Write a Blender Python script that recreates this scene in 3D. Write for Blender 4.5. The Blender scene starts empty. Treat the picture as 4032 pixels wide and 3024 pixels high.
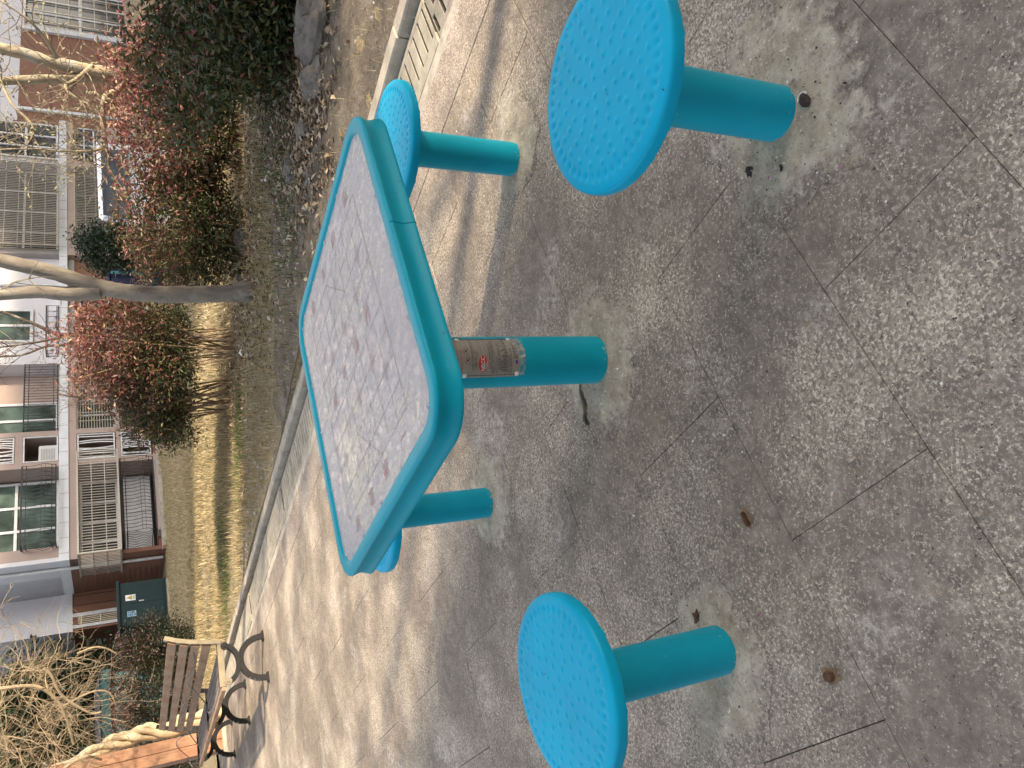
import bpy, math, random
import numpy as np
from mathutils import Vector, Matrix

scene = bpy.context.scene
C = scene.collection
R = math.radians
PI = math.pi

# ------------------------------------------------------------------ camera
CAM_H, PITCH, ROLL = 1.2837, 0.48158, 0.03926
fwd = Vector((0, math.cos(PITCH), -math.sin(PITCH)))
rt0 = Vector((1, 0, 0))
dn0 = Vector((0, -math.sin(PITCH), -math.cos(PITCH)))
rt = math.cos(ROLL) * rt0 + math.sin(ROLL) * dn0
dn = -math.sin(ROLL) * rt0 + math.cos(ROLL) * dn0
cam = bpy.data.cameras.new("camera")
cam.sensor_fit = 'HORIZONTAL'
cam.sensor_width = 36.0
cam.lens = 27.05
cam.clip_start = 0.02
cam.clip_end = 600
camo = bpy.data.objects.new("camera", cam)
C.objects.link(camo)
# the phone was held upright, the picture is stored on its side: image x runs down, image y runs left
camo.matrix_world = Matrix(((dn.x, rt.x, -fwd.x, 0), (dn.y, rt.y, -fwd.y, 0), (dn.z, rt.z, -fwd.z, CAM_H), (0, 0, 0, 1)))
scene.camera = camo

# ------------------------------------------------------------------ light
SUN_DIR = R(-28)       # plan direction towards the sun, from +X
SUN_EL = R(26)
SKY_STRENGTH = 0.15
SUN_STRENGTH = 3.8
EXPOSURE = 1.55
world = bpy.data.worlds.new("World")
scene.world = world
world.use_nodes = True
wn = world.node_tree.nodes
wl = world.node_tree.links
for n in list(wn):
    wn.remove(n)
sky = wn.new('ShaderNodeTexSky')
sky.sky_type = 'NISHITA'
sky.sun_disc = False
sky.sun_elevation = SUN_EL
sky.sun_rotation = PI / 2 - SUN_DIR
sky.air_density = 1.0
sky.dust_density = 2.5
bg = wn.new('ShaderNodeBackground')
bg.inputs['Strength'].default_value = SKY_STRENGTH
wo = wn.new('ShaderNodeOutputWorld')
hs = wn.new('ShaderNodeHueSaturation')      # hazy winter sky: paler than clear blue
hs.inputs['Saturation'].default_value = .45
wl.new(sky.outputs[0], hs.inputs['Color'])
wl.new(hs.outputs[0], bg.inputs[0])
wl.new(bg.outputs[0], wo.inputs[0])
sun = bpy.data.lights.new("sun", 'SUN')
sun.energy = SUN_STRENGTH
sun.angle = R(1.3)
sun.color = (1.0, 0.82, 0.60)
suno = bpy.data.objects.new("sun", sun)
C.objects.link(suno)
sd = Vector((math.cos(SUN_EL) * math.cos(SUN_DIR), math.cos(SUN_EL) * math.sin(SUN_DIR), math.sin(SUN_EL)))
suno.rotation_euler = sd.to_track_quat('Z', 'Y').to_euler()
suno.location = sd * 60
scene.view_settings.view_transform = 'Standard'
scene.view_settings.look = 'None'
scene.view_settings.exposure = EXPOSURE
scene.view_settings.gamma = 1.0
scene.view_settings.use_curve_mapping = False

# ------------------------------------------------------------------ helpers
AL = R(34.2)                                   # the paving, the drain and the house share one grid
E1 = Vector((math.cos(AL), math.sin(AL), 0))
E2 = Vector((-math.sin(AL), math.cos(AL), 0))
def PQ(p, q, z=0.0):
    return E1 * p + E2 * q + Vector((0, 0, z))

class MB:
    """collects shapes into one mesh"""
    def __init__(self):
        self.v = []; self.f = []; self.m = []; self.mi = 0
    def add(self, vs, fs):
        o = len(self.v)
        self.v.extend([tuple(x) for x in vs])
        self.f.extend([tuple(i + o for i in f) for f in fs])
        self.m.extend([self.mi] * len(fs))
        return self
    def box(self, x0, x1, y0, y1, z0, z1, M=None):
        vs = [Vector((x, y, z)) for z in (z0, z1) for y in (y0, y1) for x in (x0, x1)]
        if M is not None: vs = [M @ v for v in vs]
        return self.add(vs, [(0, 2, 3, 1), (4, 5, 7, 6), (0, 1, 5, 4), (2, 6, 7, 3), (0, 4, 6, 2), (1, 3, 7, 5)])
    def bbox(self, x0, x1, y0, y1, z0, z1, b=0.004, M=None):
        """box with a chamfered top edge"""
        vs = [(x0, y0, z0), (x1, y0, z0), (x1, y1, z0), (x0, y1, z0), (x0, y0, z1 - b), (x1, y0, z1 - b), (x1, y1, z1 - b), (x0, y1, z1 - b),
              (x0 + b, y0 + b, z1), (x1 - b, y0 + b, z1), (x1 - b, y1 - b, z1), (x0 + b, y1 - b, z1)]
        vs = [Vector(v) for v in vs]
        if M is not None: vs = [M @ v for v in vs]
        fs = [(3, 2, 1, 0), (8, 9, 10, 11)]
        for i in range(4):
            j = (i + 1) % 4
            fs += [(i, j, j + 4, i + 4), (i + 4, j + 4, j + 8, i + 8)]
        return self.add(vs, fs)
    def bar(self, a, b, w, h=None, up=(0, 0, 1)):
        """rectangular bar from a to b"""
        a = Vector(a); b = Vector(b); d = (b - a)
        L = d.length; d.normalize(); h = h or w
        u = Vector(up)
        if abs(d.dot(u)) > .95: u = Vector((1, 0, 0))
        s = d.cross(u).normalized(); u = s.cross(d)
        vs = []
        for p in (a, b):
            for x, y in ((-1, -1), (1, -1), (1, 1), (-1, 1)):
                vs.append(p + s * x * w / 2 + u * y * h / 2)
        return self.add(vs, [(3, 2, 1, 0), (4, 5, 6, 7), (0, 1, 5, 4), (1, 2, 6, 5), (2, 3, 7, 6), (3, 0, 4, 7)])
    def tube(self, pts, rad, n=6, cap=True):
        pts = [Vector(p) for p in pts]
        k = len(pts)
        if not hasattr(rad, '__len__'): rad = [rad] * k
        t0 = (pts[1] - pts[0]).normalized()
        u = t0.orthogonal().normalized()
        rings = []
        for i in range(k):
            t = (pts[min(i + 1, k - 1)] - pts[max(i - 1, 0)])
            if t.length < 1e-9: t = t0
            t.normalize()
            u = (u - t * u.dot(t))
            if u.length < 1e-6: u = t.orthogonal()
            u.normalize()
            w = t.cross(u)
            rings.append([pts[i] + (u * math.cos(2 * PI * j / n) + w * math.sin(2 * PI * j / n)) * rad[i] for j in range(n)])
        vs = [v for r in rings for v in r]
        fs = []
        for i in range(k - 1):
            for j in range(n):
                a = i * n + j; b = i * n + (j + 1) % n
                fs.append((a, b, b + n, a + n))
        if cap:
            fs.append(tuple(reversed(range(n))))
            fs.append(tuple(range((k - 1) * n, k * n)))
        return self.add(vs, fs)
    def cyl(self, c, r, z0, z1, n=32, r1=None):
        r1 = r if r1 is None else r1
        return self.lathe([(r, z0), (r1, z1)], n, c, True)
    def lathe(self, prof, n=32, c=(0, 0, 0), caps=False):
        vs = []; fs = []
        for r, z in prof:
            for j in range(n):
                a = 2 * PI * j / n
                vs.append((c[0] + r * math.cos(a), c[1] + r * math.sin(a), c[2] + z))
        for i in range(len(prof) - 1):
            for j in range(n):
                a = i * n + j; b = i * n + (j + 1) % n
                fs.append((a, b, b + n, a + n))
        if caps:
            fs.append(tuple(reversed(range(n)))); k = (len(prof) - 1) * n
            fs.append(tuple(range(k, k + n)))
        return self.add(vs, fs)
    def prism(self, poly, z0, z1, M=None):
        n = len(poly)
        vs = [Vector((x, y, z0)) for x, y in poly] + [Vector((x, y, z1)) for x, y in poly]
        if M is not None: vs = [M @ v for v in vs]
        fs = [tuple(reversed(range(n))), tuple(range(n, 2 * n))]
        for i in range(n):
            j = (i + 1) % n
            fs.append((i, j, j + n, i + n))
        return self.add(vs, fs)
    def blob(self, c, rx, ry, rz, rng, n=8, k=5, rough=.18):
        vs = []; fs = []
        for i in range(k + 1):
            th = PI * i / k
            for j in range(n):
                a = 2 * PI * j / n
                f = 1 + rng.uniform(-rough, rough)
                if i in (0, k): f = 1
                vs.append((c[0] + rx * f * math.sin(th) * math.cos(a), c[1] + ry * f * math.sin(th) * math.sin(a), c[2] + rz * f * math.cos(th)))
        for i in range(k):
            for j in range(n):
                a = i * n + j; b = i * n + (j + 1) % n
                fs.append((a, a + n, b + n, b))
        return self.add(vs, fs)
    def mesh(self, name, mats, smooth=False, angle=None):
        me = bpy.data.meshes.new(name)
        me.from_pydata(self.v, [], self.f)
        for m in (mats if isinstance(mats, (list, tuple)) else [mats]):
            me.materials.append(m)
        if len(me.materials) > 1:
            me.polygons.foreach_set('material_index', self.m)
        if smooth:
            me.polygons.foreach_set('use_smooth', [True] * len(me.polygons))
            if angle is not None:
                me.set_sharp_from_angle(angle=angle)
        me.validate(); me.update()
        return me

def link(name, me, parent=None, loc=None, kind=None):
    o = bpy.data.objects.new(name, me)
    C.objects.link(o)
    if parent is not None: o.parent = parent
    if loc is not None: o.location = loc
    if kind: o['kind'] = kind
    return o
def part(name, mb, mat, parent, smooth=False, angle=R(40), kind=None, loc=None):
    return link(name, mb.mesh(name, mat, smooth, angle if smooth else None), parent, loc, kind)
def tag(o, label, cat, group=None):
    o['label'] = label; o['category'] = cat
    if group: o['group'] = group
    return o
def thing(name, label, cat, loc=(0, 0, 0), rotz=0.0, group=None):
    o = bpy.data.objects.new(name, None)
    o.empty_display_size = .1
    C.objects.link(o)
    o.location = loc; o.rotation_euler = (0, 0, rotz)
    return tag(o, label, cat, group)
def copy_tree(o, parent=None):
    c = o.copy(); C.objects.link(c)
    if parent is not None: c.parent = parent
    for ch in list(o.children): copy_tree(ch, c)
    return c

def soup(name, P, F, tone, mat, parent=None, kind=None, smooth=False):
    """mesh from numpy: P (n,3), F (m,k) faces, tone (m,) stored per face"""
    me = bpy.data.meshes.new(name)
    m, k = F.shape
    me.vertices.add(len(P)); me.vertices.foreach_set('co', np.asarray(P, np.float32).ravel())
    me.loops.add(m * k); me.loops.foreach_set('vertex_index', np.asarray(F, np.int32).ravel())
    me.polygons.add(m); me.polygons.foreach_set('loop_start', np.arange(0, m * k, k, dtype=np.int32))
    at = me.attributes.new('tone', 'FLOAT', 'FACE')
    at.data.foreach_set('value', np.asarray(tone, np.float32))
    me.materials.append(mat)
    if smooth: me.polygons.foreach_set('use_smooth', np.ones(m, bool))
    me.update(); me.validate()
    return link(name, me, parent, None, kind)

# ------------------------------------------------------------------ materials
def lin(r, g, b):
    f = lambda c: c / 255 / 12.92 if c / 255 <= .04045 else ((c / 255 + .055) / 1.055) ** 2.4
    return (f(r), f(g), f(b), 1)
class NT:
    def __init__(self, name):
        self.mat = bpy.data.materials.new(name); self.mat.use_nodes = True
        self.t = self.mat.node_tree; self.n = self.t.nodes
        self.b = self.n['Principled BSDF']
    def new(self, typ, **kw):
        n = self.n.new(typ)
        for k, v in kw.items(): setattr(n, k, v)
        return n
    def link(self, a, b): self.t.links.new(a, b)
    def pos(self):
        return self.new('ShaderNodeNewGeometry').outputs['Position']
    def objc(self):
        return self.new('ShaderNodeTexCoord').outputs['Object']
    def noise(self, vec, scale, detail=4, rough=.55, dist=0):
        n = self.new('ShaderNodeTexNoise')
        self.link(vec, n.inputs['Vector'])
        n.inputs['Scale'].default_value = scale; n.inputs['Detail'].default_value = detail
        n.inputs['Roughness'].default_value = rough; n.inputs['Distortion'].default_value = dist
        return n.outputs['Fac']
    def voro(self, vec, scale, feature='F1', out='Color'):
        n = self.new('ShaderNodeTexVoronoi'); n.feature = feature
        self.link(vec, n.inputs['Vector']); n.inputs['Scale'].default_value = scale
        return n.outputs[out]
    def ramp(self, fac, stops, interp='LINEAR'):
        n = self.new('ShaderNodeValToRGB'); n.color_ramp.interpolation = interp
        el = n.color_ramp.elements
        while len(el) < len(stops): el.new(.5)
        for e, (p, c) in zip(el, stops):
            e.position = p; e.color = c if len(c) == 4 else (*c, 1)
        self.link(fac, n.inputs['Fac'])
        return n.outputs['Color']
    def mix(self, fac, a, b, mode='MIX'):
        n = self.new('ShaderNodeMix', data_type='RGBA', blend_type=mode)
        for s, v in ((n.inputs[0], fac), (n.inputs[6], a), (n.inputs[7], b)):
            if hasattr(v, 'links') or isinstance(v, bpy.types.NodeSocket): self.link(v, s)
            else: s.default_value = v
        return n.outputs[2]
    def step(self, fac, a, b):
        n = self.new('ShaderNodeMapRange'); n.interpolation_type = 'SMOOTHSTEP'
        self.link(fac, n.inputs['Value'])
        n.inputs['From Min'].default_value = a; n.inputs['From Max'].default_value = b
        return n.outputs['Result']
    def mapping(self, vec, scale=(1, 1, 1), rot=(0, 0, 0)):
        n = self.new('ShaderNodeMapping'); self.link(vec, n.inputs['Vector'])
        n.inputs['Scale'].default_value = scale; n.inputs['Rotation'].default_value = rot
        return n.outputs['Vector']
    def math(self, op, a, b=None):
        n = self.new('ShaderNodeMath', operation=op)
        for s, v in ((n.inputs[0], a), (n.inputs[1], b)):
            if v is None: continue
            if isinstance(v, bpy.types.NodeSocket): self.link(v, s)
            else: s.default_value = v
        return n.outputs[0]
    def bump(self, h, strength=.3, dist=.01):
        n = self.new('ShaderNodeBump'); self.link(h, n.inputs['Height'])
        n.inputs['Strength'].default_value = strength; n.inputs['Distance'].default_value = dist
        self.link(n.outputs['Normal'], self.b.inputs['Normal'])
    def col(self, c):
        if isinstance(c, bpy.types.NodeSocket): self.link(c, self.b.inputs['Base Color'])
        else: self.b.inputs['Base Color'].default_value = c
    def rough(self, r):
        if isinstance(r, bpy.types.NodeSocket): self.link(r, self.b.inputs['Roughness'])
        else: self.b.inputs['Roughness'].default_value = r
def plain(name, c, rough=.6, metal=0.0, var=.15, scale=6, bump=0.0, spec=None, coat=0.0):
    """a painted or raw surface with a little uneven wear"""
    t = NT(name); v = t.pos()
    f = t.noise(v, scale, 5, .6)
    d = tuple(x * (1 - var) for x in c[:3]) + (1,); l = tuple(min(1, x * (1 + var)) for x in c[:3]) + (1,)
    t.col(t.ramp(f, [(.3, d), (.7, l)])); t.rough(rough)
    t.b.inputs['Metallic'].default_value = metal
    if spec is not None: t.b.inputs['Specular IOR Level'].default_value = spec
    if coat: t.b.inputs['Coat Weight'].default_value = coat; t.b.inputs['Coat Roughness'].default_value = .15
    if bump: t.bump(t.noise(v, scale * 8, 4), bump, .004)
    return t.mat

def granite_colour(t, v, tint=(1, 1, 1), dirt=.5):
    """flamed pinkish grey granite: brown grey ground, pale feldspar clumps, black mica, stains"""
    T = lambda r, g, b: (r * tint[0], g * tint[1], b * tint[2], 1)
    big = t.noise(v, 1.7, 4, .6)
    base = t.ramp(t.noise(v, 21, 6, .72), [(.28, T(.085, .073, .063)), (.48, T(.155, .132, .114)), (.70, T(.25, .217, .187))])
    off = t.math('MULTIPLY', t.math('SUBTRACT', big, .5), .50)
    c1 = t.math('ADD', t.noise(v, 90, 5, .74), off)
    base = t.mix(t.math('MULTIPLY', t.step(c1, .47, .60), .72), base, T(.37, .325, .28))
    c2 = t.math('ADD', t.noise(t.mapping(v, (1, 1, 1), (.3, .2, 1.1)), 140, 4, .7), off)
    base = t.mix(t.math('MULTIPLY', t.step(c2, .55, .64), .85), base, T(.58, .53, .465))
    base = t.mix(t.step(t.noise(v, 105, 3, .6), .645, .685), base, T(.035, .032, .032))
    base = t.mix(t.math('MULTIPLY', t.step(t.noise(v, 60, 3, .6), .62, .70), .5), base, T(.07, .06, .055))
    pale = t.math('MULTIPLY', t.step(t.noise(v, 2.6, 5, .62), .53, .70), t.step(t.noise(v, 46, 5, .75), .42, .62))
    base = t.mix(t.math('MULTIPLY', pale, dirt), base, (.56, .51, .45, 1))
    grime_shade = t.step(t.noise(v, 1.2, 5, .65), .50, .74)
    base = t.mix(t.math('MULTIPLY', grime_shade, .42), base, (.105, .092, .082, 1))
    stain = t.step(t.noise(v, 4.1, 5, .65), .60, .74)
    return t.mix(t.math('MULTIPLY', stain, .45), base, (.27, .20, .125, 1)), c1
def granite(name, tint=(1, 1, 1), dirt=.75, grain=1.0):
    t = NT(name); v = t.pos()
    base, c1 = granite_colour(t, v, tint, dirt)
    t.col(base)
    t.rough(t.ramp(c1, [(.35, (.6, .6, .6, 1)), (.65, (.82, .82, .82, 1))]))
    t.bump(t.math('ADD', t.noise(v, 230, 3), c1), .35, .0025)
    return t.mat
def mortar_material(name):
    """thin trowelled mortar, worn through to the stone towards its edge"""
    t = NT(name); v = t.pos()
    st, c1 = granite_colour(t, v, (1.05, 1.0, .93), .9)
    a = t.new('ShaderNodeAttribute'); a.attribute_name = 'edge'
    n1 = t.noise(v, 13, 8, .7); n2 = t.noise(v, 55, 6, .75)
    m = t.ramp(n1, [(.30, (.22, .18, .128, 1)), (.48, (.37, .318, .238, 1)), (.66, (.51, .455, .355, 1))])
    m = t.mix(t.math('MULTIPLY', t.step(n2, .53, .66), .7), m, (.56, .51, .42, 1))
    m = t.mix(t.math('MULTIPLY', t.step(t.noise(v, 95, 5, .75), .54, .64), .6), m, (.115, .10, .08, 1))
    m = t.mix(t.step(t.noise(v, 80, 2, .5), .70, .73), m, (.7, .67, .6, 1))
    m = t.mix(t.math('MULTIPLY', t.step(t.noise(v, 34, 6, .7), .60, .70), .7), m, (.13, .11, .085, 1))
    m = t.mix(t.math('MULTIPLY', t.step(t.noise(v, 7, 5, .6), .54, .66), .45), m, (.33, .26, .15, 1))
    k = t.step(t.math('ADD', t.math('MULTIPLY', a.outputs['Fac'], 1.0), t.math('MULTIPLY', t.math('SUBTRACT', t.noise(v, 19, 9, .78), .5), 2.4)), .55, 1.0)
    t.col(t.mix(k, m, st)); t.rough(.88)
    t.bump(t.math('ADD', n1, t.math('MULTIPLY', n2, .6)), .8, .006)
    return t.mat
def concrete(name, c, scale=9, pale=.3, bump=.3, mossy=0.0):
    t = NT(name); v = t.pos()
    d = tuple(x * .62 for x in c[:3]) + (1,); l = tuple(min(1, x * 1.3) for x in c[:3]) + (1,)
    base = t.ramp(t.noise(v, scale, 8, .65), [(.3, d), (.52, c), (.75, l)])
    base = t.mix(t.math('MULTIPLY', t.step(t.noise(v, scale * 14, 3), .55, .75), pale), base, l)
    base = t.mix(t.step(t.noise(v, 90, 2), .63, .70), base, d)
    if mossy: base = t.mix(t.math('MULTIPLY', t.step(t.noise(v, 4, 5), .5, .7), mossy), base, (.09, .085, .045, 1))
    t.col(base); t.rough(.85)
    t.bump(t.noise(v, scale * 9, 7, .7), bump, .006)
    return t.mat
def leafmat(name, stops, trans=.35, rough=.5):
    t = NT(name)
    a = t.new('ShaderNodeAttribute'); a.attribute_name = 'tone'
    c = t.ramp(a.outputs['Fac'], stops)
    t.col(c); t.rough(rough)
    tr = t.new('ShaderNodeBsdfTranslucent'); t.link(c, tr.inputs['Color'])
    mx = t.new('ShaderNodeMixShader'); mx.inputs[0].default_value = trans
    t.link(t.b.outputs[0], mx.inputs[1]); t.link(tr.outputs[0], mx.inputs[2])
    t.link(mx.outputs[0], t.n['Material Output'].inputs['Surface'])
    return t.mat
def bark(name, c, scale=14):
    t = NT(name); v = t.mapping(t.pos(), (1, 1, .35))
    d = tuple(x * .45 for x in c[:3]) + (1,); l = tuple(min(1, x * 1.35) for x in c[:3]) + (1,)
    b = t.ramp(t.noise(v, scale, 6, .7, .6), [(.28, d), (.5, c), (.74, l)])
    b = t.mix(t.step(t.noise(t.pos(), 3.2, 5, .6), .55, .68), b, (.30, .29, .25, 1))
    t.col(b); t.rough(.85)
    t.bump(t.noise(v, scale * 2.5, 6, .75), .6, .012)
    return t.mat
def woodmat(name, c, along=(1, 14, 14), wear=.4, obj=True, weather=(.42, .37, .31, 1)):
    t = NT(name); v = t.objc() if obj else t.pos()
    g = t.noise(t.mapping(v, along), 3.0, 8, .7, 1.2)
    d = tuple(x * .5 for x in c[:3]) + (1,); l = tuple(min(1, x * 1.4) for x in c[:3]) + (1,)
    b = t.ramp(g, [(.28, d), (.5, c), (.72, l)])
    b = t.mix(t.math('MULTIPLY', t.step(t.noise(t.pos(), 5, 6, .7), .42, .62), wear), b, weather)
    t.col(b); t.rough(.72); t.bump(g, .35, .004)
    return t.mat
def teal(name, c, fade=.25):
    """gloss paint over steel, chalky where it has faded"""
    t = NT(name); v = t.pos()
    f = t.noise(v, 3.5, 5, .6)
    b = t.ramp(f, [(.3, tuple(x * .88 for x in c[:3]) + (1,)), (.7, tuple(min(1, x * 1.12) for x in c[:3]) + (1,))])
    sc = t.math('MULTIPLY', t.step(t.noise(v, 38, 6, .7), .66, .72), .5)
    b = t.mix(sc, b, (.14, .42, .50, 1))
    chip = t.step(t.noise(v, 60, 3, .6), .735, .75)
    b = t.mix(chip, b, (.045, .05, .05, 1))
    # mortar splashes and scuffs round the foot of a post
    zc = t.new('ShaderNodeSeparateXYZ'); t.link(v, zc.inputs[0])
    low = t.math('MULTIPLY', t.math('SUBTRACT', .05, zc.outputs['Z']), 3.2)
    spl = t.step(t.math('ADD', t.noise(v, 45, 6, .75), low), .66, .70)
    b = t.mix(t.math('MULTIPLY', spl, .8), b, (.40, .36, .28, 1))
    b = t.mix(t.math('MULTIPLY', t.step(t.noise(t.mapping(v, (22, 22, 5)), 3, 4, .6), .70, .73), .6), b, (.02, .07, .09, 1))
    t.col(b); t.rough(t.ramp(f, [(.3, (.36, .36, .36, 1)), (.7, (.5, .5, .5, 1))]))
    t.b.inputs['Specular IOR Level'].default_value = .16
    t.bump(t.noise(v, 9, 3), .04, .01)
    return t.mat
M_granite = granite('granite_slab', (1.09, 1.03, .91))
M_granite_b = granite('granite_border', (1.08, 1.02, .95), .7, .9)
M_joint = plain('joint_sand', (.10, .088, .074, 1), .95, var=.4, scale=30)
M_cement = concrete('cement_strip', (.40, .36, .30, 1), 12, .35, .5)
M_mortar = mortar_material('mortar')
M_drain = concrete('drain_concrete', (.33, .30, .24, 1), 10, .4, .5, .25)
M_drainold = concrete('old_drain_concrete', (.25, .225, .19, 1), 10, .4, .5, .3)
M_kerb = concrete('kerb_concrete', (.36, .32, .26, 1), 7, .4, .4)
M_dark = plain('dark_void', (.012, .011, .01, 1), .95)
M_soil = concrete('soil', (.17, .135, .095, 1), 6, .3, 1.0)
M_teal = teal('teal_paint_skylit', (.002, .345, .54, 1))  # seat tone of the one paint, bluer to carry skylight on the tops
M_teal_shaded = teal('teal_paint_shaded_rim', (.002, .275, .355, 1))  # same paint, made darker and greener for the light on upright faces
M_tealpole_shaded = teal('teal_paint_shaded_pole', (.005, .29, .40, 1))  # same paint again, its dimmer side light put into the pole tone
M_bolt = plain('screw_steel', (.40, .40, .42, 1), .4, .6, .1, 40)
M_ink = plain('black_ink', (.03, .03, .032, 1), .6)
M_line = plain('worn_line_ink', (.10, .10, .105, 1), .6, var=.7, scale=90)
def worn_ink():
    t = NT('worn_red_ink'); v = t.pos()
    t.col(t.mix(t.step(t.noise(v, 130, 4, .7), .40, .56), (.48, .19, .165, 1), (.42, .37, .36, 1))); t.rough(.6)
    return t.mat
M_red = worn_ink()

# ------------------------------------------------------------------ ground, paving
random.seed(4)
def lawn_material():
    t = NT('dry_lawn'); v = t.pos()
    a = t.noise(v, .55, 6, .6); b = t.noise(v, 26, 5, .75); c = t.noise(v, 2.6, 5, .65)
    col = t.ramp(b, [(.25, (.10, .075, .042, 1)), (.45, (.22, .175, .095, 1)), (.62, (.36, .29, .165, 1)), (.8, (.46, .38, .24, 1))])
    col = t.mix(t.math('MULTIPLY', t.step(c, .52, .7), .75), col, (.12, .09, .06, 1))
    col = t.mix(t.math('MULTIPLY', t.step(a, .56, .68), .45), col, (.10, .12, .04, 1))
    t.col(col); t.rough(.95); t.bump(b, 1.0, .03)
    return t.mat
M_lawn = lawn_material()
# bare earth under everything, out to the horizon
g = MB()
g.add([(-300, -300, -.30), (300, -300, -.30), (300, 300, -.30), (-300, 300, -.30)], [(0, 1, 2, 3)])
link('ground', g.mesh('ground', M_soil), kind='structure')
# lawn: a gently uneven sheet from the kerb to the house
def lawn_z(p, q):
    return .022 + .03 * math.sin(p * .9 + 1.3) * math.cos(q * .55) + .02 * math.sin(p * 2.1 + q * 1.7) + .10 * math.exp(-((p - 5.6) ** 2 + (q - 3.6) ** 2) / 3.0)
vs = []; fs = []
NP, NQ = 110, 90
ps = [3.385 + (60 - 3.385) * (i / NP) ** 2.2 for i in range(NP + 1)]
qs = [-14 + 60 * j / NQ for j in range(NQ + 1)]
for i, p in enumerate(ps):
    for j, q in enumerate(qs):
        z = lawn_z(p, q)
        if i == 0: z = .022
        vs.append(PQ(p, q, z))
for i in range(NP):
    for j in range(NQ):
        a = i * (NQ + 1) + j
        fs.append((a, a + NQ + 1, a + NQ + 2, a + 1))
lm = MB(); lm.add(vs, fs)
link('lawn', lm.mesh('lawn', M_lawn, True), kind='structure')
# the lawn also runs on beyond the pergola, left of the house
lm = MB(); lm.add([PQ(-40, 13.6, .03), PQ(3.385, 13.6, .03), PQ(3.385, 46, .03), PQ(-40, 46, .03)], [(0, 1, 2, 3)])
link('lawn', lm.mesh('far_lawn', M_lawn), kind='structure')

# trodden bare soil between the kerb and the shrubs on the right
def soil_material():
    t = NT('trodden_soil'); v = t.pos()
    a = t.noise(v, 5, 8, .7); b = t.noise(v, 38, 6, .75)
    c = t.ramp(a, [(.3, (.075, .06, .042, 1)), (.5, (.15, .122, .088, 1)), (.7, (.25, .215, .165, 1))])
    c = t.mix(t.step(b, .56, .68), c, (.33, .29, .23, 1)); c = t.mix(t.step(t.noise(v, 24, 4), .60, .70), c, (.07, .055, .035, 1))
    t.col(c); t.rough(.95); t.bump(t.math('ADD', a, b), .9, .03)
    return t.mat
sm_ = MB(); vs = []; fs = []; rs_ = random.Random(6)
NI, NJ = 40, 70
for j in range(NJ + 1):
    q = -3 + 8.6 * j / NJ
    w = (2.9 if q < 3.4 else 2.9 - (q - 3.4) * 1.15) + .25 * math.sin(q * 2.3) + rs_.uniform(-.08, .08)
    for i in range(NI + 1):
        p = 3.386 + max(.15, w) * i / NI
        edge_ = min(i, NI - i, 3) / 3
        vs.append(PQ(p, q, lawn_z(p, q) + .004 + (.016 * math.sin(p * 11 + q * 7) * math.sin(q * 13 - p * 5) + .008) * edge_ - (.012 if i == NI else 0)))
for j in range(NJ):
    for i in range(NI):
        a = j * (NI + 1) + i; fs.append((a, a + 1, a + NI + 2, a + NI + 1))
sm_.add(vs, fs)
link('bare_soil', sm_.mesh('bare_soil', soil_material(), True), kind='structure')
pt = MB()
for i in range(60):
    p0, p1 = 9.9 + i * .6, 9.9 + (i + 1) * .6
    pt.add([PQ(p0, 21.9, .115), PQ(p1, 21.9, .115), PQ(p1, 22.35, .115), PQ(p0, 22.35, .115), PQ(p0, 21.9, -.1), PQ(p1, 21.9, -.1)], [(0, 1, 2, 3), (0, 4, 5, 1)])
link('path', pt.mesh('path', M_kerb), kind='structure')

pav = bpy.data.objects.new('paving', None); C.objects.link(pav); pav['kind'] = 'structure'
pav.rotation_euler = (0, 0, AL)
b = MB(); b.add([(-60, -20, -.022), (2.9, -20, -.022), (2.9, 13.6, -.022), (-60, 13.6, -.022)], [(0, 1, 2, 3)])
part('bedding', b, M_joint, pav)
SL, SW, Q0 = .745, .3825, .42
GAP = .0016
sm = []
for i in range(6):
    mb = MB()
    gx = (.0010, .0012, .0026, .0014, .0010, .0020)[i]; gy = (.0014, .0012, .0016, .0010, .0015, .0012)[i]
    mb.bbox(-SL / 2 + gx / 2, SL / 2 - gx / 2, -SW / 2 + gy / 2, SW / 2 - gy / 2, -.02, 0, .0011)
    sm.append(mb.mesh('slab', M_granite))
half = MB(); half.bbox(-.105, .1045, -SW / 2 + .0016, SW / 2 - .0016, -.02, 0, .0022)
half_me = half.mesh('slab', M_granite)
def in_view(p, q):
    w = PQ(p, q)
    return w.y > .2 and abs(w.x) < .64 * w.y + .95
nslab = 0
for k in range(-3, 33):
    qc = Q0 + SW * (k + .5)
    for m in range(-14, 4):
        x0 = SL * m + (.372 if k % 2 else 0)
        x1 = x0 + SL
        if x0 > 2.56: continue
        xc = (x0 + x1) / 2
        if not (in_view(x0, qc) or in_view(x1, qc)): continue
        if x1 > 2.5785:
            if 2.5785 - x0 < .05: continue
            mb = MB(); mb.bbox(x0 + GAP / 2, 2.5785 - GAP / 2, qc - SW / 2 + .0016, qc + SW / 2 - .0016, -.02, 0, .0022)
            o = link('slab', mb.mesh('slab', M_granite), pav)
        else:
            o = link('slab', sm[random.randrange(6)], pav, (xc, qc, random.uniform(-.0009, .0006)))
            o.rotation_euler = (random.uniform(-.0016, .0016), random.uniform(-.0012, .0012), 0)
        nslab += 1
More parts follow.
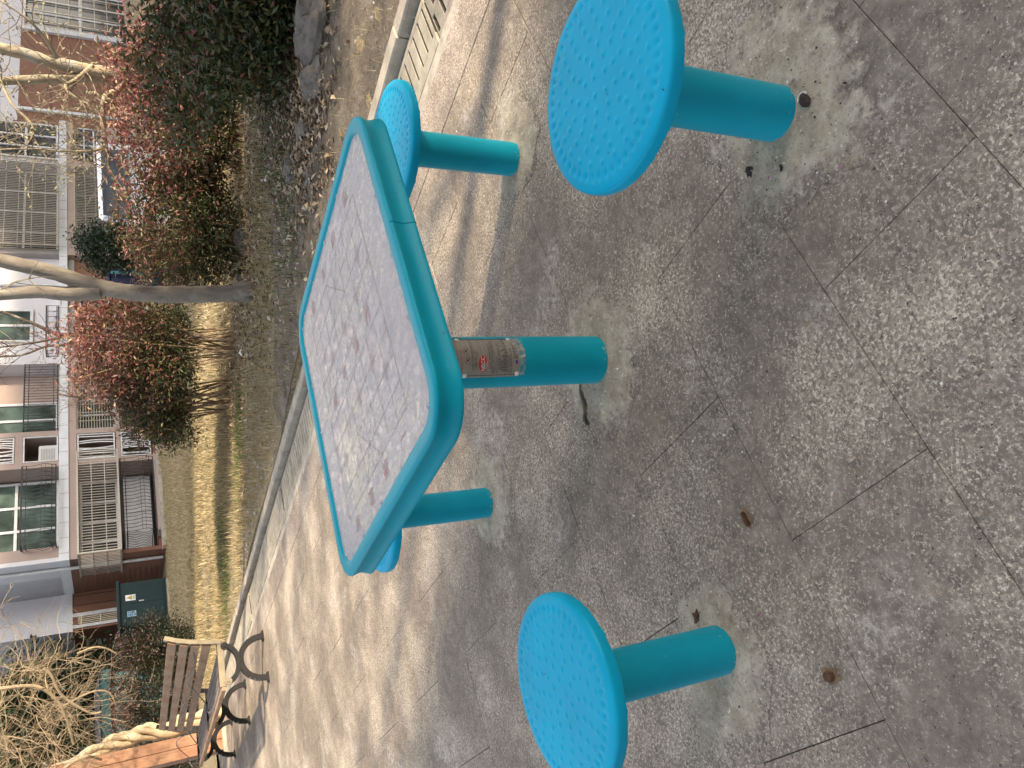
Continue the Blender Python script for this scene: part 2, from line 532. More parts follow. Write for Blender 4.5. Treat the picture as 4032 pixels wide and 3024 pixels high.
# the same paving goes on where the photograph does not look
far = MB()
far.add([(-60, 13.0, -.004), (2.57, 13.0, -.004), (2.57, 13.6, -.004), (-60, 13.6, -.004)], [(0, 1, 2, 3)])
far.add([(-60, -20, -.004), (2.57, -20, -.004), (2.57, -.75, -.004), (-60, -.75, -.004)], [(0, 1, 2, 3)])
part('outer_paving', far, M_granite, pav)
bl = MB(); bl.bbox(-.248 / 2, .248 / 2, -.745 / 2 + .0015, .745 / 2 - .0015, -.02, 0, .0022)
bl_me = bl.mesh('border_slab', M_granite_b)
for i in range(19):
    link('border_slab', bl_me, pav, (2.705, -.55 + .745 * i, random.uniform(-.0008, .0006)))
cs = MB()
rr = random.Random(3)
edge = [2.905 + rr.uniform(-.008, .005) for _ in range(141)]
for i in range(140):
    q0 = -1 + i * .1; q1 = q0 + .1
    cs.add([(2.832, q0, -.004 + rr.uniform(0, .003)), (edge[i], q0, -.006), (edge[i + 1], q1, -.006), (2.832, q1, -.003), (edge[i], q0, -.09), (edge[i + 1], q1, -.09)],
           [(0, 1, 2, 3), (1, 4, 5, 2)])
part('cement_strip', cs, M_cement, pav)

# ------------------------------------------------------------------ drain with loose concrete covers
dr = thing('drainage_channel', 'concrete drain channel along the plaza edge with slotted grey covers', 'drain', (0, 0, 0), AL)
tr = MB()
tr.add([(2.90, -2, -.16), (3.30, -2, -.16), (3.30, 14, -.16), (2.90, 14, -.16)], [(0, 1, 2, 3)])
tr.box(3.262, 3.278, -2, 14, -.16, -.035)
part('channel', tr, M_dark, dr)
def grime_shade(mb):          # slot walls near black: their shade put into the colour, with grime
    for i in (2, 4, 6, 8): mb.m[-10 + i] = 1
def cover_mesh(kind, rng):
    mb = MB(); L = .50; x0, x1 = -.163, .163; T = .045
    if kind == 'slots':
        # solid ends and two side rails, bars between the slots
        ys = [-L / 2 + .004]; n = 7; pitch = L / n
        mb.bbox(x0, x0 + .075, -L / 2 + .004, L / 2 - .004, -T, 0, .003)
        mb.bbox(x1 - .035, x1, -L / 2 + .004, L / 2 - .004, -T, 0, .003)
        cur = -L / 2 + .004
        for i in range(n):
            s = -L / 2 + pitch * (i + .5)
            mb.bbox(x0 + .0735, x1 - .0335, cur, s - .0065, -T + .001, -.0004, .002); grime_shade(mb)
            cur = s + .0065
        mb.bbox(x0 + .0735, x1 - .0335, cur, L / 2 - .004, -T + .001, -.0004, .002); grime_shade(mb)
    else:
        mb.bbox(x0, x0 + .04, -L / 2 + .004, L / 2 - .004, -T, 0, .003)
        mb.bbox(-.012, .028, -L / 2 + .004, L / 2 - .004, -T, 0, .003)
        mb.bbox(x1 - .04, x1, -L / 2 + .004, L / 2 - .004, -T, 0, .003)
        for a, b_ in ((x0 + .0385, -.0105), (.0265, x1 - .0385)):
            cur = -L / 2 + .004
            for i in range(6):
                s = -L / 2 + L / 6 * (i + .5) + (0.02 if a < -.05 else -.015)
                mb.bbox(a, b_, cur, s - .011, -T + .001, -.0004, .002); grime_shade(mb); cur = s + .011
            mb.bbox(a, b_, cur, L / 2 - .004, -T + .001, -.0004, .002); grime_shade(mb)
    return mb
M_slotshade = plain('slot_shade', (.03, .026, .022, 1), .95)  # dark tone that paints the shade down in the slots
ms = cover_mesh('slots', rr).mesh('drain_cover', [M_drain, M_slotshade])
mo = cover_mesh('holes', rr).mesh('drain_cover', [M_drainold, M_slotshade])
for i in range(-2, 25):
    old = i in (0, -1, 3)
    q = 1.42 + .503 * i
    o = link('drain_cover', mo if old else ms, dr, (3.082 + rr.uniform(-.006, .006), q, -.012 + rr.uniform(-.006, .004)))
    o.rotation_euler = (rr.uniform(-.008, .008), rr.uniform(-.012, .012), rr.uniform(-.012, .012))
kb = thing('kerb', 'pale concrete kerb between the drain and the lawn', 'kerb', (0, 0, 0), AL)
for i in range(-2, 16):
    mb = MB(); mb.bbox(3.282, 3.382, i * .95 + .003, i * .95 + .947, -.17, .034 + rr.uniform(-.003, .003), .008)
    part('kerb_stone', mb, M_kerb, kb)
# crumbs of rubbish in the gap before the kerb
P = []; F = []; tn = []
for i in range(900):
    q = rr.uniform(0, 12); p = rr.gauss(3.262, .012); s = rr.uniform(.003, .011); a = rr.uniform(0, 6)
    c = PQ(p, q, rr.uniform(-.03, -.004)); n = len(P)
    for k in range(3):
        P.append((c.x + s * math.cos(a + k * 2.1), c.y + s * math.sin(a + k * 2.1), c.z + rr.uniform(-.2, .6) * s))
    F.append((n, n + 1, n + 2)); tn.append(rr.random())
M_litter = leafmat('leaf_litter', [(0, (.10, .065, .04, 1)), (.4, (.22, .15, .09, 1)), (.7, (.34, .25, .16, 1)), (1, (.5, .43, .32, 1))], .1, .8)
soup('gutter_litter', np.array(P), np.array(F), tn, M_litter, kind='stuff')

# ------------------------------------------------------------------ mortar rings round the five posts
POLE = Vector((.062, 1.90, 0))
STOOLS = [Vector((.5519, 1.1798, 0)), Vector((-.6564, 1.4160, 0)), Vector((.7832, 2.3655, 0)), Vector((-.4523, 2.6801, 0))]
def mortar(c, pts, inner, label, seed):
    rng = random.Random(seed)
    angs = sorted(((math.atan2(y - c.y, x - c.x) % (2 * PI)), math.hypot(x - c.x, y - c.y)) for x, y in pts)
    n = 96; k = 12
    def rad(a):
        ext = [(t - 2 * PI, r) for t, r in angs] + angs + [(t + 2 * PI, r) for t, r in angs]
        for (a0, r0), (a1, r1) in zip(ext, ext[1:]):
            if a0 <= a <= a1:
                u = (a - a0) / max(1e-6, a1 - a0); u = u * u * (3 - 2 * u)
                return r0 + (r1 - r0) * u
        return angs[0][1]
    jag = [rng.uniform(1.12, 1.45) for _ in range(n)]
    jag = [(jag[i - 1] + jag[i] * 2 + jag[(i + 1) % n]) / 4 for i in range(n)]
    vs = []; fs = []
    for i in range(k + 1):
        u = i / k
        for j in range(n):
            a = 2 * PI * j / n; ro = max(rad(a) * jag[j], inner * 1.25)
            r = inner * .9 + (ro - inner * .9) * u
            h = .0105 * (1 - u) ** 1.3 + .0035 * (1 - u ** 6) + .0012 * math.sin(9 * u * 3 + a * 2) * (1 - u)
            h += rng.uniform(-.0008, .0008) * (1 - u)
            vs.append((r * math.cos(a), r * math.sin(a), h if i < k else .0012))
    for i in range(k):
        for j in range(n):
            a = i * n + j; b_ = i * n + (j + 1) % n
            fs.append((a, a + n, b_ + n, b_))
    mb = MB(); mb.add(vs, fs)
    me = mb.mesh('mortar_patch', M_mortar, True)
    at = me.attributes.new('edge', 'FLOAT', 'POINT')
    at.data.foreach_set('value', [i / k for i in range(k + 1) for j in range(n)])
    o = link('mortar_patch', me)
    o.location = c
    return tag(o, label, 'mortar patch', 'mortar smeared round the posts')
mortar(STOOLS[0], [(.75, 1.25), (.75, 1.14), (.67, 1.05), (.57, 1.01), (.45, 1.01), (.40, 1.13), (.39, 1.24), (.49, 1.31), (.62, 1.33)], .058, 'rough mortar strewn with dark crumbs round the stool post with the nut shell', 1)
mortar(STOOLS[1], [(-.57, 1.53), (-.53, 1.45), (-.58, 1.36), (-.68, 1.30), (-.80, 1.34), (-.88, 1.44), (-.80, 1.53), (-.69, 1.55)], .058, 'pale cracked mortar round the stool post nearest the rusty bolt stumps', 2)
mortar(POLE, [(.20, 2.02), (.24, 1.91), (.19, 1.79), (.10, 1.74), (.01, 1.75), (-.07, 1.80), (-.11, 1.95), (-.03, 2.04), (.1, 2.06)], .07, 'swirled mortar round the foot of the table post', 3)
mortar(STOOLS[2], [(.91, 2.48), (1.0, 2.40), (.90, 2.27), (.76, 2.25), (.69, 2.33), (.70, 2.45), (.8, 2.52)], .058, 'grey mortar round the post of the stool standing nearest the kerb', 4)
mortar(STOOLS[3], [(-.29, 2.72), (-.31, 2.58), (-.42, 2.53), (-.55, 2.55), (-.60, 2.68), (-.52, 2.8), (-.38, 2.82)], .058, 'grey mortar round the post of the stool hidden under the table corner', 5)

# ------------------------------------------------------------------ text on things
def text_mesh(body, size, align='CENTER'):
    cu = bpy.data.curves.new('lettering', 'FONT')
    cu.body = body; cu.size = size; cu.align_x = align; cu.align_y = 'CENTER'; cu.resolution_u = 2
    o = bpy.data.objects.new('lettering', cu); C.objects.link(o)
    dg = bpy.context.evaluated_depsgraph_get(); dg.update()
    me = bpy.data.meshes.new_from_object(o.evaluated_get(dg))
    bpy.data.objects.remove(o); bpy.data.curves.remove(cu)
    return me
def add_text(mb, body, size, f, align='CENTER'):
    """adds lettering, each point (x, y) of the line of text sent through f"""
    me = text_mesh(body, size, align)
    mb.add([f(v.co.x, v.co.y) for v in me.vertices], [tuple(p.vertices) for p in me.polygons])
    bpy.data.meshes.remove(me)

# ------------------------------------------------------------------ chess table
TC = Vector((.0818, 1.8956, 0)); PHI = .56863
tb = thing('chess_table', 'square teal steel chess table with rounded corners and a worn grey board', 'table', (TC.x, TC.y, 0), PHI)
def rsq(a, r, n=14):
    pts = []
    for k in range(4):
        cx, cy = [(1, 1), (-1, 1), (-1, -1), (1, -1)][k]
        for i in range(n + 1):
            t = PI / 2 * (k + i / n)
            pts.append((cx * (a - r) + r * math.cos(t), cy * (a - r) + r * math.sin(t)))
    return pts
A0 = .4405; R0 = .108
prof = [(-.040, .7435), (-.036, .7492), (-.030, .7505), (-.009, .7505), (-.004, .7496), (-.0008, .7474), (0, .744), (-.0008, .740), (-.003, .734), (-.0050, .727), (-.0056, .720), (-.0046, .713), (-.0024, .706), (.0002, .6998), (.0014, .6955), (.0008, .6925), (-.003, .691), (-.06, .691), (-.06, .697)]
rings = [[(x, y, z) for x, y in rsq(A0 + o, R0 + o)] for o, z in prof]
n = len(rings[0]); mb = MB()
fs = []
for i in range(len(rings) - 1):
    for j in range(n):
        fs.append((i * n + j, (i + 1) * n + j, (i + 1) * n + (j + 1) % n, i * n + (j + 1) % n))
mb.add([v for r in rings for v in r], fs)
# the weld where the bent rim was closed
part('rim', mb, M_teal_shaded, tb, True, R(50))
for px, py in ((.041, -1), (0.0, 1)):
    w = MB()
    pts = []
    for o, z in prof[4:17]:
        pts.append((px + .0012 * math.sin(z * 400), py * (A0 + o + .0006), z))
    w.tube(pts, .0013, 5)
    part('weld_seam', w, M_teal_shaded, tb, True)
def board_material():
    t = NT('worn_board'); v = t.objc()
    base = t.ramp(t.noise(v, 4, 5, .6), [(.3, (.265, .255, .28, 1)), (.7, (.345, .335, .35, 1))])
    st = t.mapping(v, (1.6, 1, 1), (0, 0, R(35)))
    mask = t.step(t.noise(st, 3.6, 3, .5), .34, .58)
    fl = t.math('MULTIPLY', t.step(t.noise(st, 26, 8, .78, .8), .50, .58), mask)
    base = t.mix(t.math('MULTIPLY', fl, .9), base, (.55, .50, .41, 1))
    fine = t.math('MULTIPLY', t.step(t.noise(v, 95, 5, .75), .53, .60), .38)
    base = t.mix(fine, base, (.49, .455, .41, 1))
    # bare scraped patches towards the left corner and along the middle
    g = t.noise(t.mapping(v, (2.2, .9, 1), (0, 0, R(-22))), 9, 8, .75, 1.2)
    d = t.new('ShaderNodeVectorMath', operation='DISTANCE'); t.link(v, d.inputs[0]); d.inputs[1].default_value = (-.22, .17, .742)
    near = t.new('ShaderNodeMapRange'); t.link(d.outputs['Value'], near.inputs['Value'])
    near.inputs['From Min'].default_value = .05; near.inputs['From Max'].default_value = .30; near.inputs['To Min'].default_value = .16; near.inputs['To Max'].default_value = -.06
    sc = t.step(t.math('ADD', g, near.outputs['Result']), .58, .64)
    base = t.mix(t.math('MULTIPLY', sc, .7), base, (.52, .475, .37, 1))
    scr = t.step(t.noise(t.mapping(v, (60, 3, 1), (0, 0, R(50))), 2, 3, .5), .70, .73)
    base = t.mix(t.math('MULTIPLY', scr, .35), base, (.5, .48, .45, 1))
    dirt = t.step(t.noise(v, 17, 5, .6), .66, .74)
    base = t.mix(t.math('MULTIPLY', dirt, .35), base, (.12, .11, .11, 1))
    t.col(base); t.rough(t.ramp(t.noise(st, 26, 8, .78), [(.4, (.24, .24, .24, 1)), (.6, (.55, .55, .55, 1))]))
    t.bump(fl, .35, .0015)
    return t.mat
M_board = board_material()
pz = .7440
mb = MB(); mb.prism([(x, y) for x, y in rsq(.4035, .073)], .7405, pz)
panel = part('board_panel', mb, M_board, tb)
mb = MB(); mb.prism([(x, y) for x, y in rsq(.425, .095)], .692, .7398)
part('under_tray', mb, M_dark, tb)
# printed board: nine by ten lines, the river, two palaces
GX = [-.311, -.245, -.177, -.1085, -.041, .029, .0955, .163, .2295, .298]
GY = [-.268 + .0689 * i for i in range(9)]
ln = MB()
def stroke(a, b, w, z=pz + .0004, mb=None):
    a = Vector((*a, 0)); b_ = Vector((*b, 0)); d = (b_ - a).normalized(); s = Vector((-d.y, d.x, 0)) * w / 2
    (mb or ln).add([(v.x, v.y, z) for v in (a - s, b_ - s, b_ + s, a + s)], [(0, 1, 2, 3)])
W = .00105
for x in GX: stroke((x, GY[0]), (x, GY[8]), W)
for i, y in enumerate(GY):
    if i in (0, 8): stroke((GX[0], y), (GX[9], y), W * 1.3, pz + .0006)
    else:
        stroke((GX[0], y), (GX[4], y), W, pz + .0006); stroke((GX[5], y), (GX[9], y), W, pz + .0006)
for a, b_ in (((GX[0], GY[3]), (GX[2], GY[5])), ((GX[0], GY[5]), (GX[2], GY[3])), ((GX[7], GY[3]), (GX[9], GY[5])), ((GX[7], GY[5]), (GX[9], GY[3]))):
    stroke(a, b_, W, pz + .0008)
part('grid_lines', ln, M_line, panel)
marks = [(GX[3], GY[i]) for i in (0, 2, 4, 6, 8)] + [(GX[6], GY[i]) for i in (0, 2, 4, 6, 8)] + [(GX[2], GY[1]), (GX[2], GY[7]), (GX[7], GY[1]), (GX[7], GY[7])]
for x, y in marks:
    mk = MB()
    for sx in (-1, 1):
        for sy in (-1, 1):
            if y + sy * .01 < GY[0] or y + sy * .01 > GY[8]: continue
            for k in (0, 1):
                g0 = .004 + .004 * k
                stroke((x + sx * g0, y + sy * g0), (x + sx * (g0 + .018), y + sy * g0), .0009, pz + .0007 + .0001 * k, mk)
                stroke((x + sx * g0, y + sy * g0), (x + sx * g0, y + sy * (g0 + .018)), .0009, pz + .0009 + .0001 * k, mk)
    part('piece_mark', mk, M_red, panel)
near_side = lambda cx, cy: (lambda x, y: (cx + y, cy - x, pz + .0011))
far_side = lambda cx, cy: (lambda x, y: (cx - y, cy + x, pz + .0011))
for ch, y in zip('楚河漢界', (.2, .08, -.05, -.173)):
    tx = MB(); add_text(tx, ch, .046, near_side(-.002, y)); part('character', tx, M_red, panel)
for ch, y in zip('友谊第一', (.222, .078, -.061, -.208)):
    tx = MB(); add_text(tx, ch, .045, near_side(-.352, y)); part('character', tx, M_red, panel)
for ch, y in zip('观棋不语', (-.212, -.06, .08, .23)):
    tx = MB(); add_text(tx, ch, .045, far_side(.346, y)); part('character', tx, M_red, panel)
sc = MB(); sc.lathe([(.0001, .0030), (.0035, .0027), (.0058, .0012), (.0062, 0)], 12)
sc.box(-.0038, .0038, -.0005, .0005, .0024, .0033)
sc_me = sc.mesh('screw', M_bolt, True, R(30))
for x, y in [(.378, -.371), (.396, -.165), (.166, -.389), (.396, .007), (-.01, -.391), (.396, .181), (-.175, -.388), (.378, .380), (.174, .392), (-.375, -.367), (.01, .392), (-.172, .392), (-.372, .382), (-.392, .198), (-.394, .017), (-.394, -.153)]:
    o = link('screw', sc_me, tb, (x, y, pz)); o.rotation_euler = (0, 0, rr.uniform(0, 3))
# post and its flange under the top, in the table's own frame
lp = Matrix.Rotation(-PHI, 3, 'Z') @ (POLE - TC)
mb = MB(); mb.lathe([(.0695, -.01), (.0695, .03), (.0702, .3), (.0702, .684)], 64, lp)
mb.lathe([(.0702, .682), (.13, .684), (.13, .688)], 48, lp)
post = part('post', mb, M_teal_shaded, tb, True)
# curved steel instruction plate on the post
def plate_material():
    t = NT('brushed_plate'); v = t.objc()
    g = t.noise(t.mapping(v, (2, 2, 90)), 3, 4, .6)
    c = t.ramp(g, [(.3, (.30, .265, .225, 1)), (.7, (.42, .38, .33, 1))])
    c = t.mix(t.math('MULTIPLY', t.step(t.noise(v, 22, 5, .7), .58, .7), .5), c, (.22, .16, .10, 1))
    t.col(c); t.rough(.42); t.b.inputs['Metallic'].default_value = .45
    return t.mat
M_plate = plate_material()
RP = .0702
def on_post(cx, cz, off):
    """text x runs round the post, y up; cx is the sideways offset of the point from the post's middle as the photo shows it"""
    def f(x, y):
        th = (cx + x) / RP
        w = Vector(((RP + off) * math.sin(th), -(RP + off) * math.cos(th), 0))
        w = Matrix.Rotation(-PHI, 3, 'Z') @ w
        return (lp.x + w.x, lp.y + w.y, cz + y)
    return f
def arc(y):      # sideways position in the photo's zoom -> arc length
    return RP * math.asin(max(-.97, min(.97, (.068 - (y - 95) * .000156 + .0) / .0702)))
def zz(x): return .41 - (x - 1365) * .000171
mb = MB(); K = 24
s0, s1 = arc(790), arc(150)
zb, zt_ = zz(2010), .668
for i in range(K + 1):
    f0 = on_post(s0 + (s1 - s0) * i / K, 0, .0016)
    a = f0(0, 0)
    mb.v += [(a[0], a[1], zb), (a[0], a[1], zt_)]
for i in range(K): mb.f.append((2 * i, 2 * i + 2, 2 * i + 3, 2 * i + 1)); mb.m.append(0)
plate = part('nameplate', mb, M_plate, tb, True)
fr = MB()
for s in (s0 + .006, s1 - .003):
    a = on_post(s, 0, .0022)(0, 0); fr.tube([(a[0], a[1], zb + .004), (a[0], a[1], zt_)], .0006, 4)
part('plate_border', fr, M_ink, plate)
def plate_text(lines, mat, name, off=.0024):
    mb = MB()
    for body, size, y, x, al in lines:
        add_text(mb, body, size, on_post(arc(y), zz(x), off), al)
    part(name, mb, mat, plate, kind='stuff')
M_inkred = plain('plate_red_ink', (.33, .10, .06, 1), .6)
M_white = plain('white_paint', (.75, .74, .72, 1), .5)
plate_text([('请仔细阅读健身器材上的 护 牌 注意事项', .0052, 690, 800, 'LEFT'), ('使用前, 请检查器材, 以免发生意外', .0052, 690, 870, 'LEFT'),
            ('身体不适者慎用, 儿童须, 成人陪护使用', .0052, 690, 940, 'LEFT'), ('禁酒后者在此器材下使用', .0052, 690, 1000, 'LEFT')], M_inkred, 'red_lettering')
plate_text([('北京国体世纪体育用品质量认证中心', .0056, 680, 1190, 'LEFT'), ('认证授权标志', .0056, 650, 1235, 'LEFT'), ('0052012034050290159', .0075, 660, 1482, 'LEFT'),
            ('尊敬的用户: 如需产品查询请登录国体认证网', .0046, 725, 1525, 'LEFT'), ('下载网址: www.nscc.com 使用手机扫描二维码', .0046, 725, 1560, 'LEFT'), ('并在App上传安装照片', .0046, 725, 1595, 'LEFT'),
            ('执行标准: GB19272-2011', .0074, 668, 1648, 'LEFT'), ('安装日期   20    年   月   日', .0074, 700, 1690, 'LEFT'), ('安全使用年限:    年', .0074, 705, 1728, 'LEFT'),
            ('深圳市好家庭实业有限公司', .0096, 720, 1772, 'LEFT'), ('电 话: 深圳市龙岗区', .0056, 735, 1815, 'LEFT'), ('地 址: 深圳市南山区工业园', .0056, 725, 1850, 'LEFT'),
            ('good family', .0100, 490, 1912, 'LEFT'), ('好家庭康体', .0062, 490, 1962, 'LEFT')], M_ink, 'black_lettering')
def disc_on_post(mb, y, x, rx, rz, off, n=28):
    f = on_post(arc(y), zz(x), off)
    mb.add([f(rx * math.cos(2 * PI * i / n), rz * math.sin(2 * PI * i / n)) for i in range(n)], [tuple(range(n))])
mb = MB(); disc_on_post(mb, 570, 1365, .0212, .0142, .0023)
part('red_logo', mb, plain('logo_red', (.50, .035, .02, 1), .45), plate)
mb = MB(); add_text(mb, 'NSCC', .0145, on_post(arc(570), zz(1358), .0027))
f = on_post(arc(570), zz(1365), .0026)
mb.add([f(-.014 + .002 * i, -.0095 - (.0012 if 2 < i < 12 else 0)) for i in range(15)] + [f(-.014 + .002 * i, -.0088 - (.0012 if 2 < i < 12 else 0)) for i in range(15)], [(i, i + 1, i + 16, i + 15) for i in range(14)])
part('logo_lettering', mb, M_white, plate)
mb = MB(); disc_on_post(mb, 550, 1945, .0052, .0042, .0023)
part('purple_logo', mb, plain('logo_purple', (.09, .03, .22, 1), .5), plate)
for y in (355, 505):                       # the two prohibition signs
    mb = MB(); nn = 28
    f = on_post(arc(y), zz(1090 if y == 355 else 1103), .0023)
    ro, ri = .0101, .0093
    mb.add([f(ro * math.cos(2 * PI * i / nn), ro * math.sin(2 * PI * i / nn)) for i in range(nn)] + [f(ri * math.cos(2 * PI * i / nn), ri * math.sin(2 * PI * i / nn)) for i in range(nn)],
           [(i, (i + 1) % nn, nn + (i + 1) % nn, nn + i) for i in range(nn)])
    k = .0068; w = .0006
    mb.add([f(-k - w, k - w), f(k - w, -k - w), f(k + w, -k + w), f(-k + w, k + w)], [(0, 1, 2, 3)])
    part('prohibition_ring', mb, M_inkred, plate)
    mb = MB()
    for bx, by, br in ((0, 0, .0022), (.001, .003, .0016), (-.004, -.003, .001), (.004, -.003, .001), (.004, .0035, .0009)):
        mb.add([f(bx + br * math.cos(i), by + br * math.sin(i) * 1.2) for i in (0, 1, 2, 3, 4, 5)], [tuple(range(6))])
    part('prohibition_figure', mb, M_ink, plate)
rv = MB(); rv.lathe([(.0001, .003), (.0028, .0028), (.0058, .0014), (.0066, 0)], 12)
for y, x in ((755, 1060), (160, 1005), (745, 1960), (160, 1890)):
    fpt = on_post(arc(y), zz(x), .0018)(0, 0)
    rvo = link('rivet', rv.mesh('rivet', M_white, True), plate)
    nrm = Vector((fpt[0] - lp.x, fpt[1] - lp.y, 0)).normalized()
    rvo.location = fpt; rvo.rotation_euler = nrm.to_track_quat('Z', 'Y').to_euler()
# torn protective film still hanging on the plate's lower edge
def film_material():
    t = NT('torn_film'); t.col((.42, .40, .35, 1)); t.rough(.3)
    tp = t.new('ShaderNodeBsdfTransparent'); mx = t.new('ShaderNodeMixShader')
    t.link(t.ramp(t.noise(t.pos(), 60, 4, .6), [(.35, (.15, .15, .15, 1)), (.65, (.75, .75, .75, 1))]), mx.inputs[0])
    t.link(tp.outputs[0], mx.inputs[1]); t.link(t.b.outputs[0], mx.inputs[2])
    t.link(mx.outputs[0], t.n['Material Output'].inputs['Surface'])
    return t.mat
mb = MB(); rg = random.Random(8); K = 16
for i in range(K + 1):
    s = s0 + .006 + (s1 - s0 - .008) * i / K
    top = on_post(s, zb + .004 + .026 * (i / K) ** 3 + rg.uniform(0, .003), .003)(0, 0)
    bot = on_post(s, zb - .010 - rg.uniform(0, .007), .004 + rg.uniform(0, .006))(0, 0)
    mb.v += [top, bot]
for i in range(K): mb.f.append((2 * i, 2 * i + 1, 2 * i + 3, 2 * i + 2)); mb.m.append(0)
part('torn_film', mb, film_material(), plate)

# ------------------------------------------------------------------ stools
def seat_mesh():
    rs = .2024; zt = .459
    na = 264
    rad = [0.0008] + [.006 + .0030 * i for i in range(58)]
    rad = [r for r in rad if r < .178] + [.180, .184, .188, .192, .196, .199]
    bumps = []
    for r, nb, ph in ((.146, 23, .1), (.122, 19, .4), (.098, 15, .0), (.074, 11, .3), (.050, 8, .2), (.025, 4, .5)):
        for j in range(nb):
            a = 2 * PI * j / nb + ph
            bumps.append((r * math.cos(a), r * math.sin(a)))
    bx = np.array(bumps)
    vs = [(0, 0, zt)]; fs = []
    nb_edge = 48
    for r in rad:
        for j in range(na):
            a = 2 * PI * j / na
            x, y = r * math.cos(a), r * math.sin(a)
            z = zt
            if r < .16:
                d2 = (bx[:, 0] - x) ** 2 + (bx[:, 1] - y) ** 2
                z += .0030 * float(np.exp(-d2 / (2 * .0034 ** 2)).sum())
            # a ring of short radial flutes where the top turns down
            u = (r - .171) / .0075
            z -= .0042 * math.exp(-u * u) * (.5 + .5 * math.cos(a * nb_edge)) ** 1.5
            if r > .172:
                w = (r - .172) / (rs - .172)
                z -= .0065 * w * w
            vs.append((x, y, z))
    for j in range(na): fs.append((0, 1 + j, 1 + (j + 1) % na))
    nr = len(rad)
    for i in range(nr - 1):
        for j in range(na):
            a = 1 + i * na + j; b_ = 1 + i * na + (j + 1) % na
            fs.append((a, a + na, b_ + na, b_))
    base = 1 + (nr - 1) * na
    for r, z in ((.2012, zt - .0082), (.2022, zt - .0115), (.2024, zt - .015), (.2024, zt - .028), (.2012, zt - .0315), (.196, zt - .032), (.195, zt - .012), (.03, zt - .012)):
        for j in range(na):
            a = 2 * PI * j / na
            dz = 0
            if z == zt - .0315 or r == .196: dz = -.0022 * max(0, math.sin(a * 41) + .6 * math.sin(a * 17 + 1)) ** 2 * .5
            vs.append((r * math.cos(a), r * math.sin(a), z + dz))
    for i in range(8):
        for j in range(na):
            a = base + i * na + j; b_ = base + i * na + (j + 1) % na
            fs.append((a, a + na, b_ + na, b_))
    mb = MB(); mb.add(vs, fs)
    return mb
seat_me = seat_mesh().mesh('seat', M_teal, True, R(55))
mb = MB(); mb.lathe([(.0575, -.01), (.0575, .44), (.0575, .4465)], 56)
leg_me = mb.mesh('post', M_tealpole_shaded, True, R(40))
labels = ['teal round stool with a dark nut shell at the foot of its post', 'teal round stool standing nearest the two rusty bolt stumps',
          'teal stool half hidden behind the table corner nearest the slotted drain', 'teal stool almost wholly hidden under the table corner pointing at the bench']
for s, lb, rz in zip(STOOLS, labels, (.3, 1.1, 2.0, 2.9)):
    t = thing('stool', lb, 'stool', s, rz, 'four stools round the chess table')
    link('seat', seat_me, t); link('post', leg_me, t)

# ------------------------------------------------------------------ the house across the lawn
M_brown = plain('brown_render', (.205, .098, .060, 1), .8, var=.12, scale=1.2, bump=.1)
M_pink = plain('pinkish_render', (.36, .275, .235, 1), .8, var=.08, scale=1.5, bump=.1)
M_wallwhite = plain('white_render', (.58, .565, .58, 1), .8, var=.06, scale=1.1, bump=.08)
M_band = plain('white_tile_band', (.60, .615, .63, 1), .5, var=.05, scale=5)
M_frame = plain('window_frame_white', (.56, .56, .555, 1), .45)
M_iron = plain('black_iron', (.02, .02, .023, 1), .5)
M_steel = plain('stainless_bars', (.47, .43, .37, 1), .4, .5, .12, 20)
M_darkbar = plain('weathered_bars', (.36, .32, .26, 1), .5, .3, .2, 20)
M_plastic = plain('ac_plastic', (.62, .61, .58, 1), .5, var=.05)
M_inside = plain('dim_interior', (.045, .042, .04, 1), .9, var=.5, scale=1.5)
M_recess = plain('recess_wall', (.30, .27, .25, 1), .9, var=.15, scale=2)
def glass_material(name, tint):
    t = NT(name); v = t.pos()
    c = t.ramp(t.noise(v, 1.1, 3, .6), [(.35, tuple(x * .5 for x in tint) + (1,)), (.5, tuple(tint) + (1,)), (.64, tuple(x * 1.9 for x in tint) + (1,))])
    t.col(c); t.rough(.08); t.b.inputs['Specular IOR Level'].default_value = .45
    return t.mat
M_glass = glass_material('window_glass', (.045, .05, .052))
M_green = glass_material('greenish_glass', (.052, .075, .064))
HX, HY = 26.0, 24.0
hb = PQ(HX, HY)
house = thing('apartment_building', 'apartment house with brown ground floor, white upper floor and barred bay windows', 'building', hb, AL)
def hbox(mb, p0, p1, q0, q1, z0, z1): return mb.box(p0 - HX, p1 - HX, q0 - HY, q1 - HY, z0, z1)
def H(name, mat, *boxes, parent=None, **kw):
    mb = MB()
    for bx in boxes: hbox(mb, *bx)
    return part(name, mb, mat, parent or house, **kw)
QF = 23.0          # front of the bays
# --- walls
H('brown_wall', M_brown, (9.14, 10.3, 25.5, 34, -.4, 2.50))
H('upper_wall', M_wallwhite, (9.14, 10.3, 25.52, 34, 2.81, 15))
H('white_band', M_band, (9.12, 10.29, 25.47, 34, 2.50, 2.81))
H('bay_back_wall', M_recess, (10.3, 30.2, 24.15, 34, -.4, 15))
H('white_wall', M_wallwhite, (17.35, 21.9, 23.25, 24.1, 2.25, 15))
H('ground_wall', M_brown, (17.35, 21.9, 23.27, 24.1, -.4, 2.25))
H('tall_brown_wall', M_brown, (29.2, 46, 23.3, 34, -.8, 4.15))
H('upper_wall', M_wallwhite, (29.2, 46, 23.32, 34, 4.15, 15))
H('corner_moulding', M_band, (29.98, 30.14, 23.22, 23.3, -.4, 4.15))
# seams in the brown panelling
for p in (9.9, 10.2): H('panel_joint', M_dark, (p, p + .012, 25.492, 25.51, -.3, 2.49))
H('panel_joint', M_dark, (9.14, 10.29, 25.492, 25.51, .43, .442))
for z in (.9, 3.0): H('panel_joint', M_dark, (30.2, 46, 23.292, 23.31, z, z + .014))
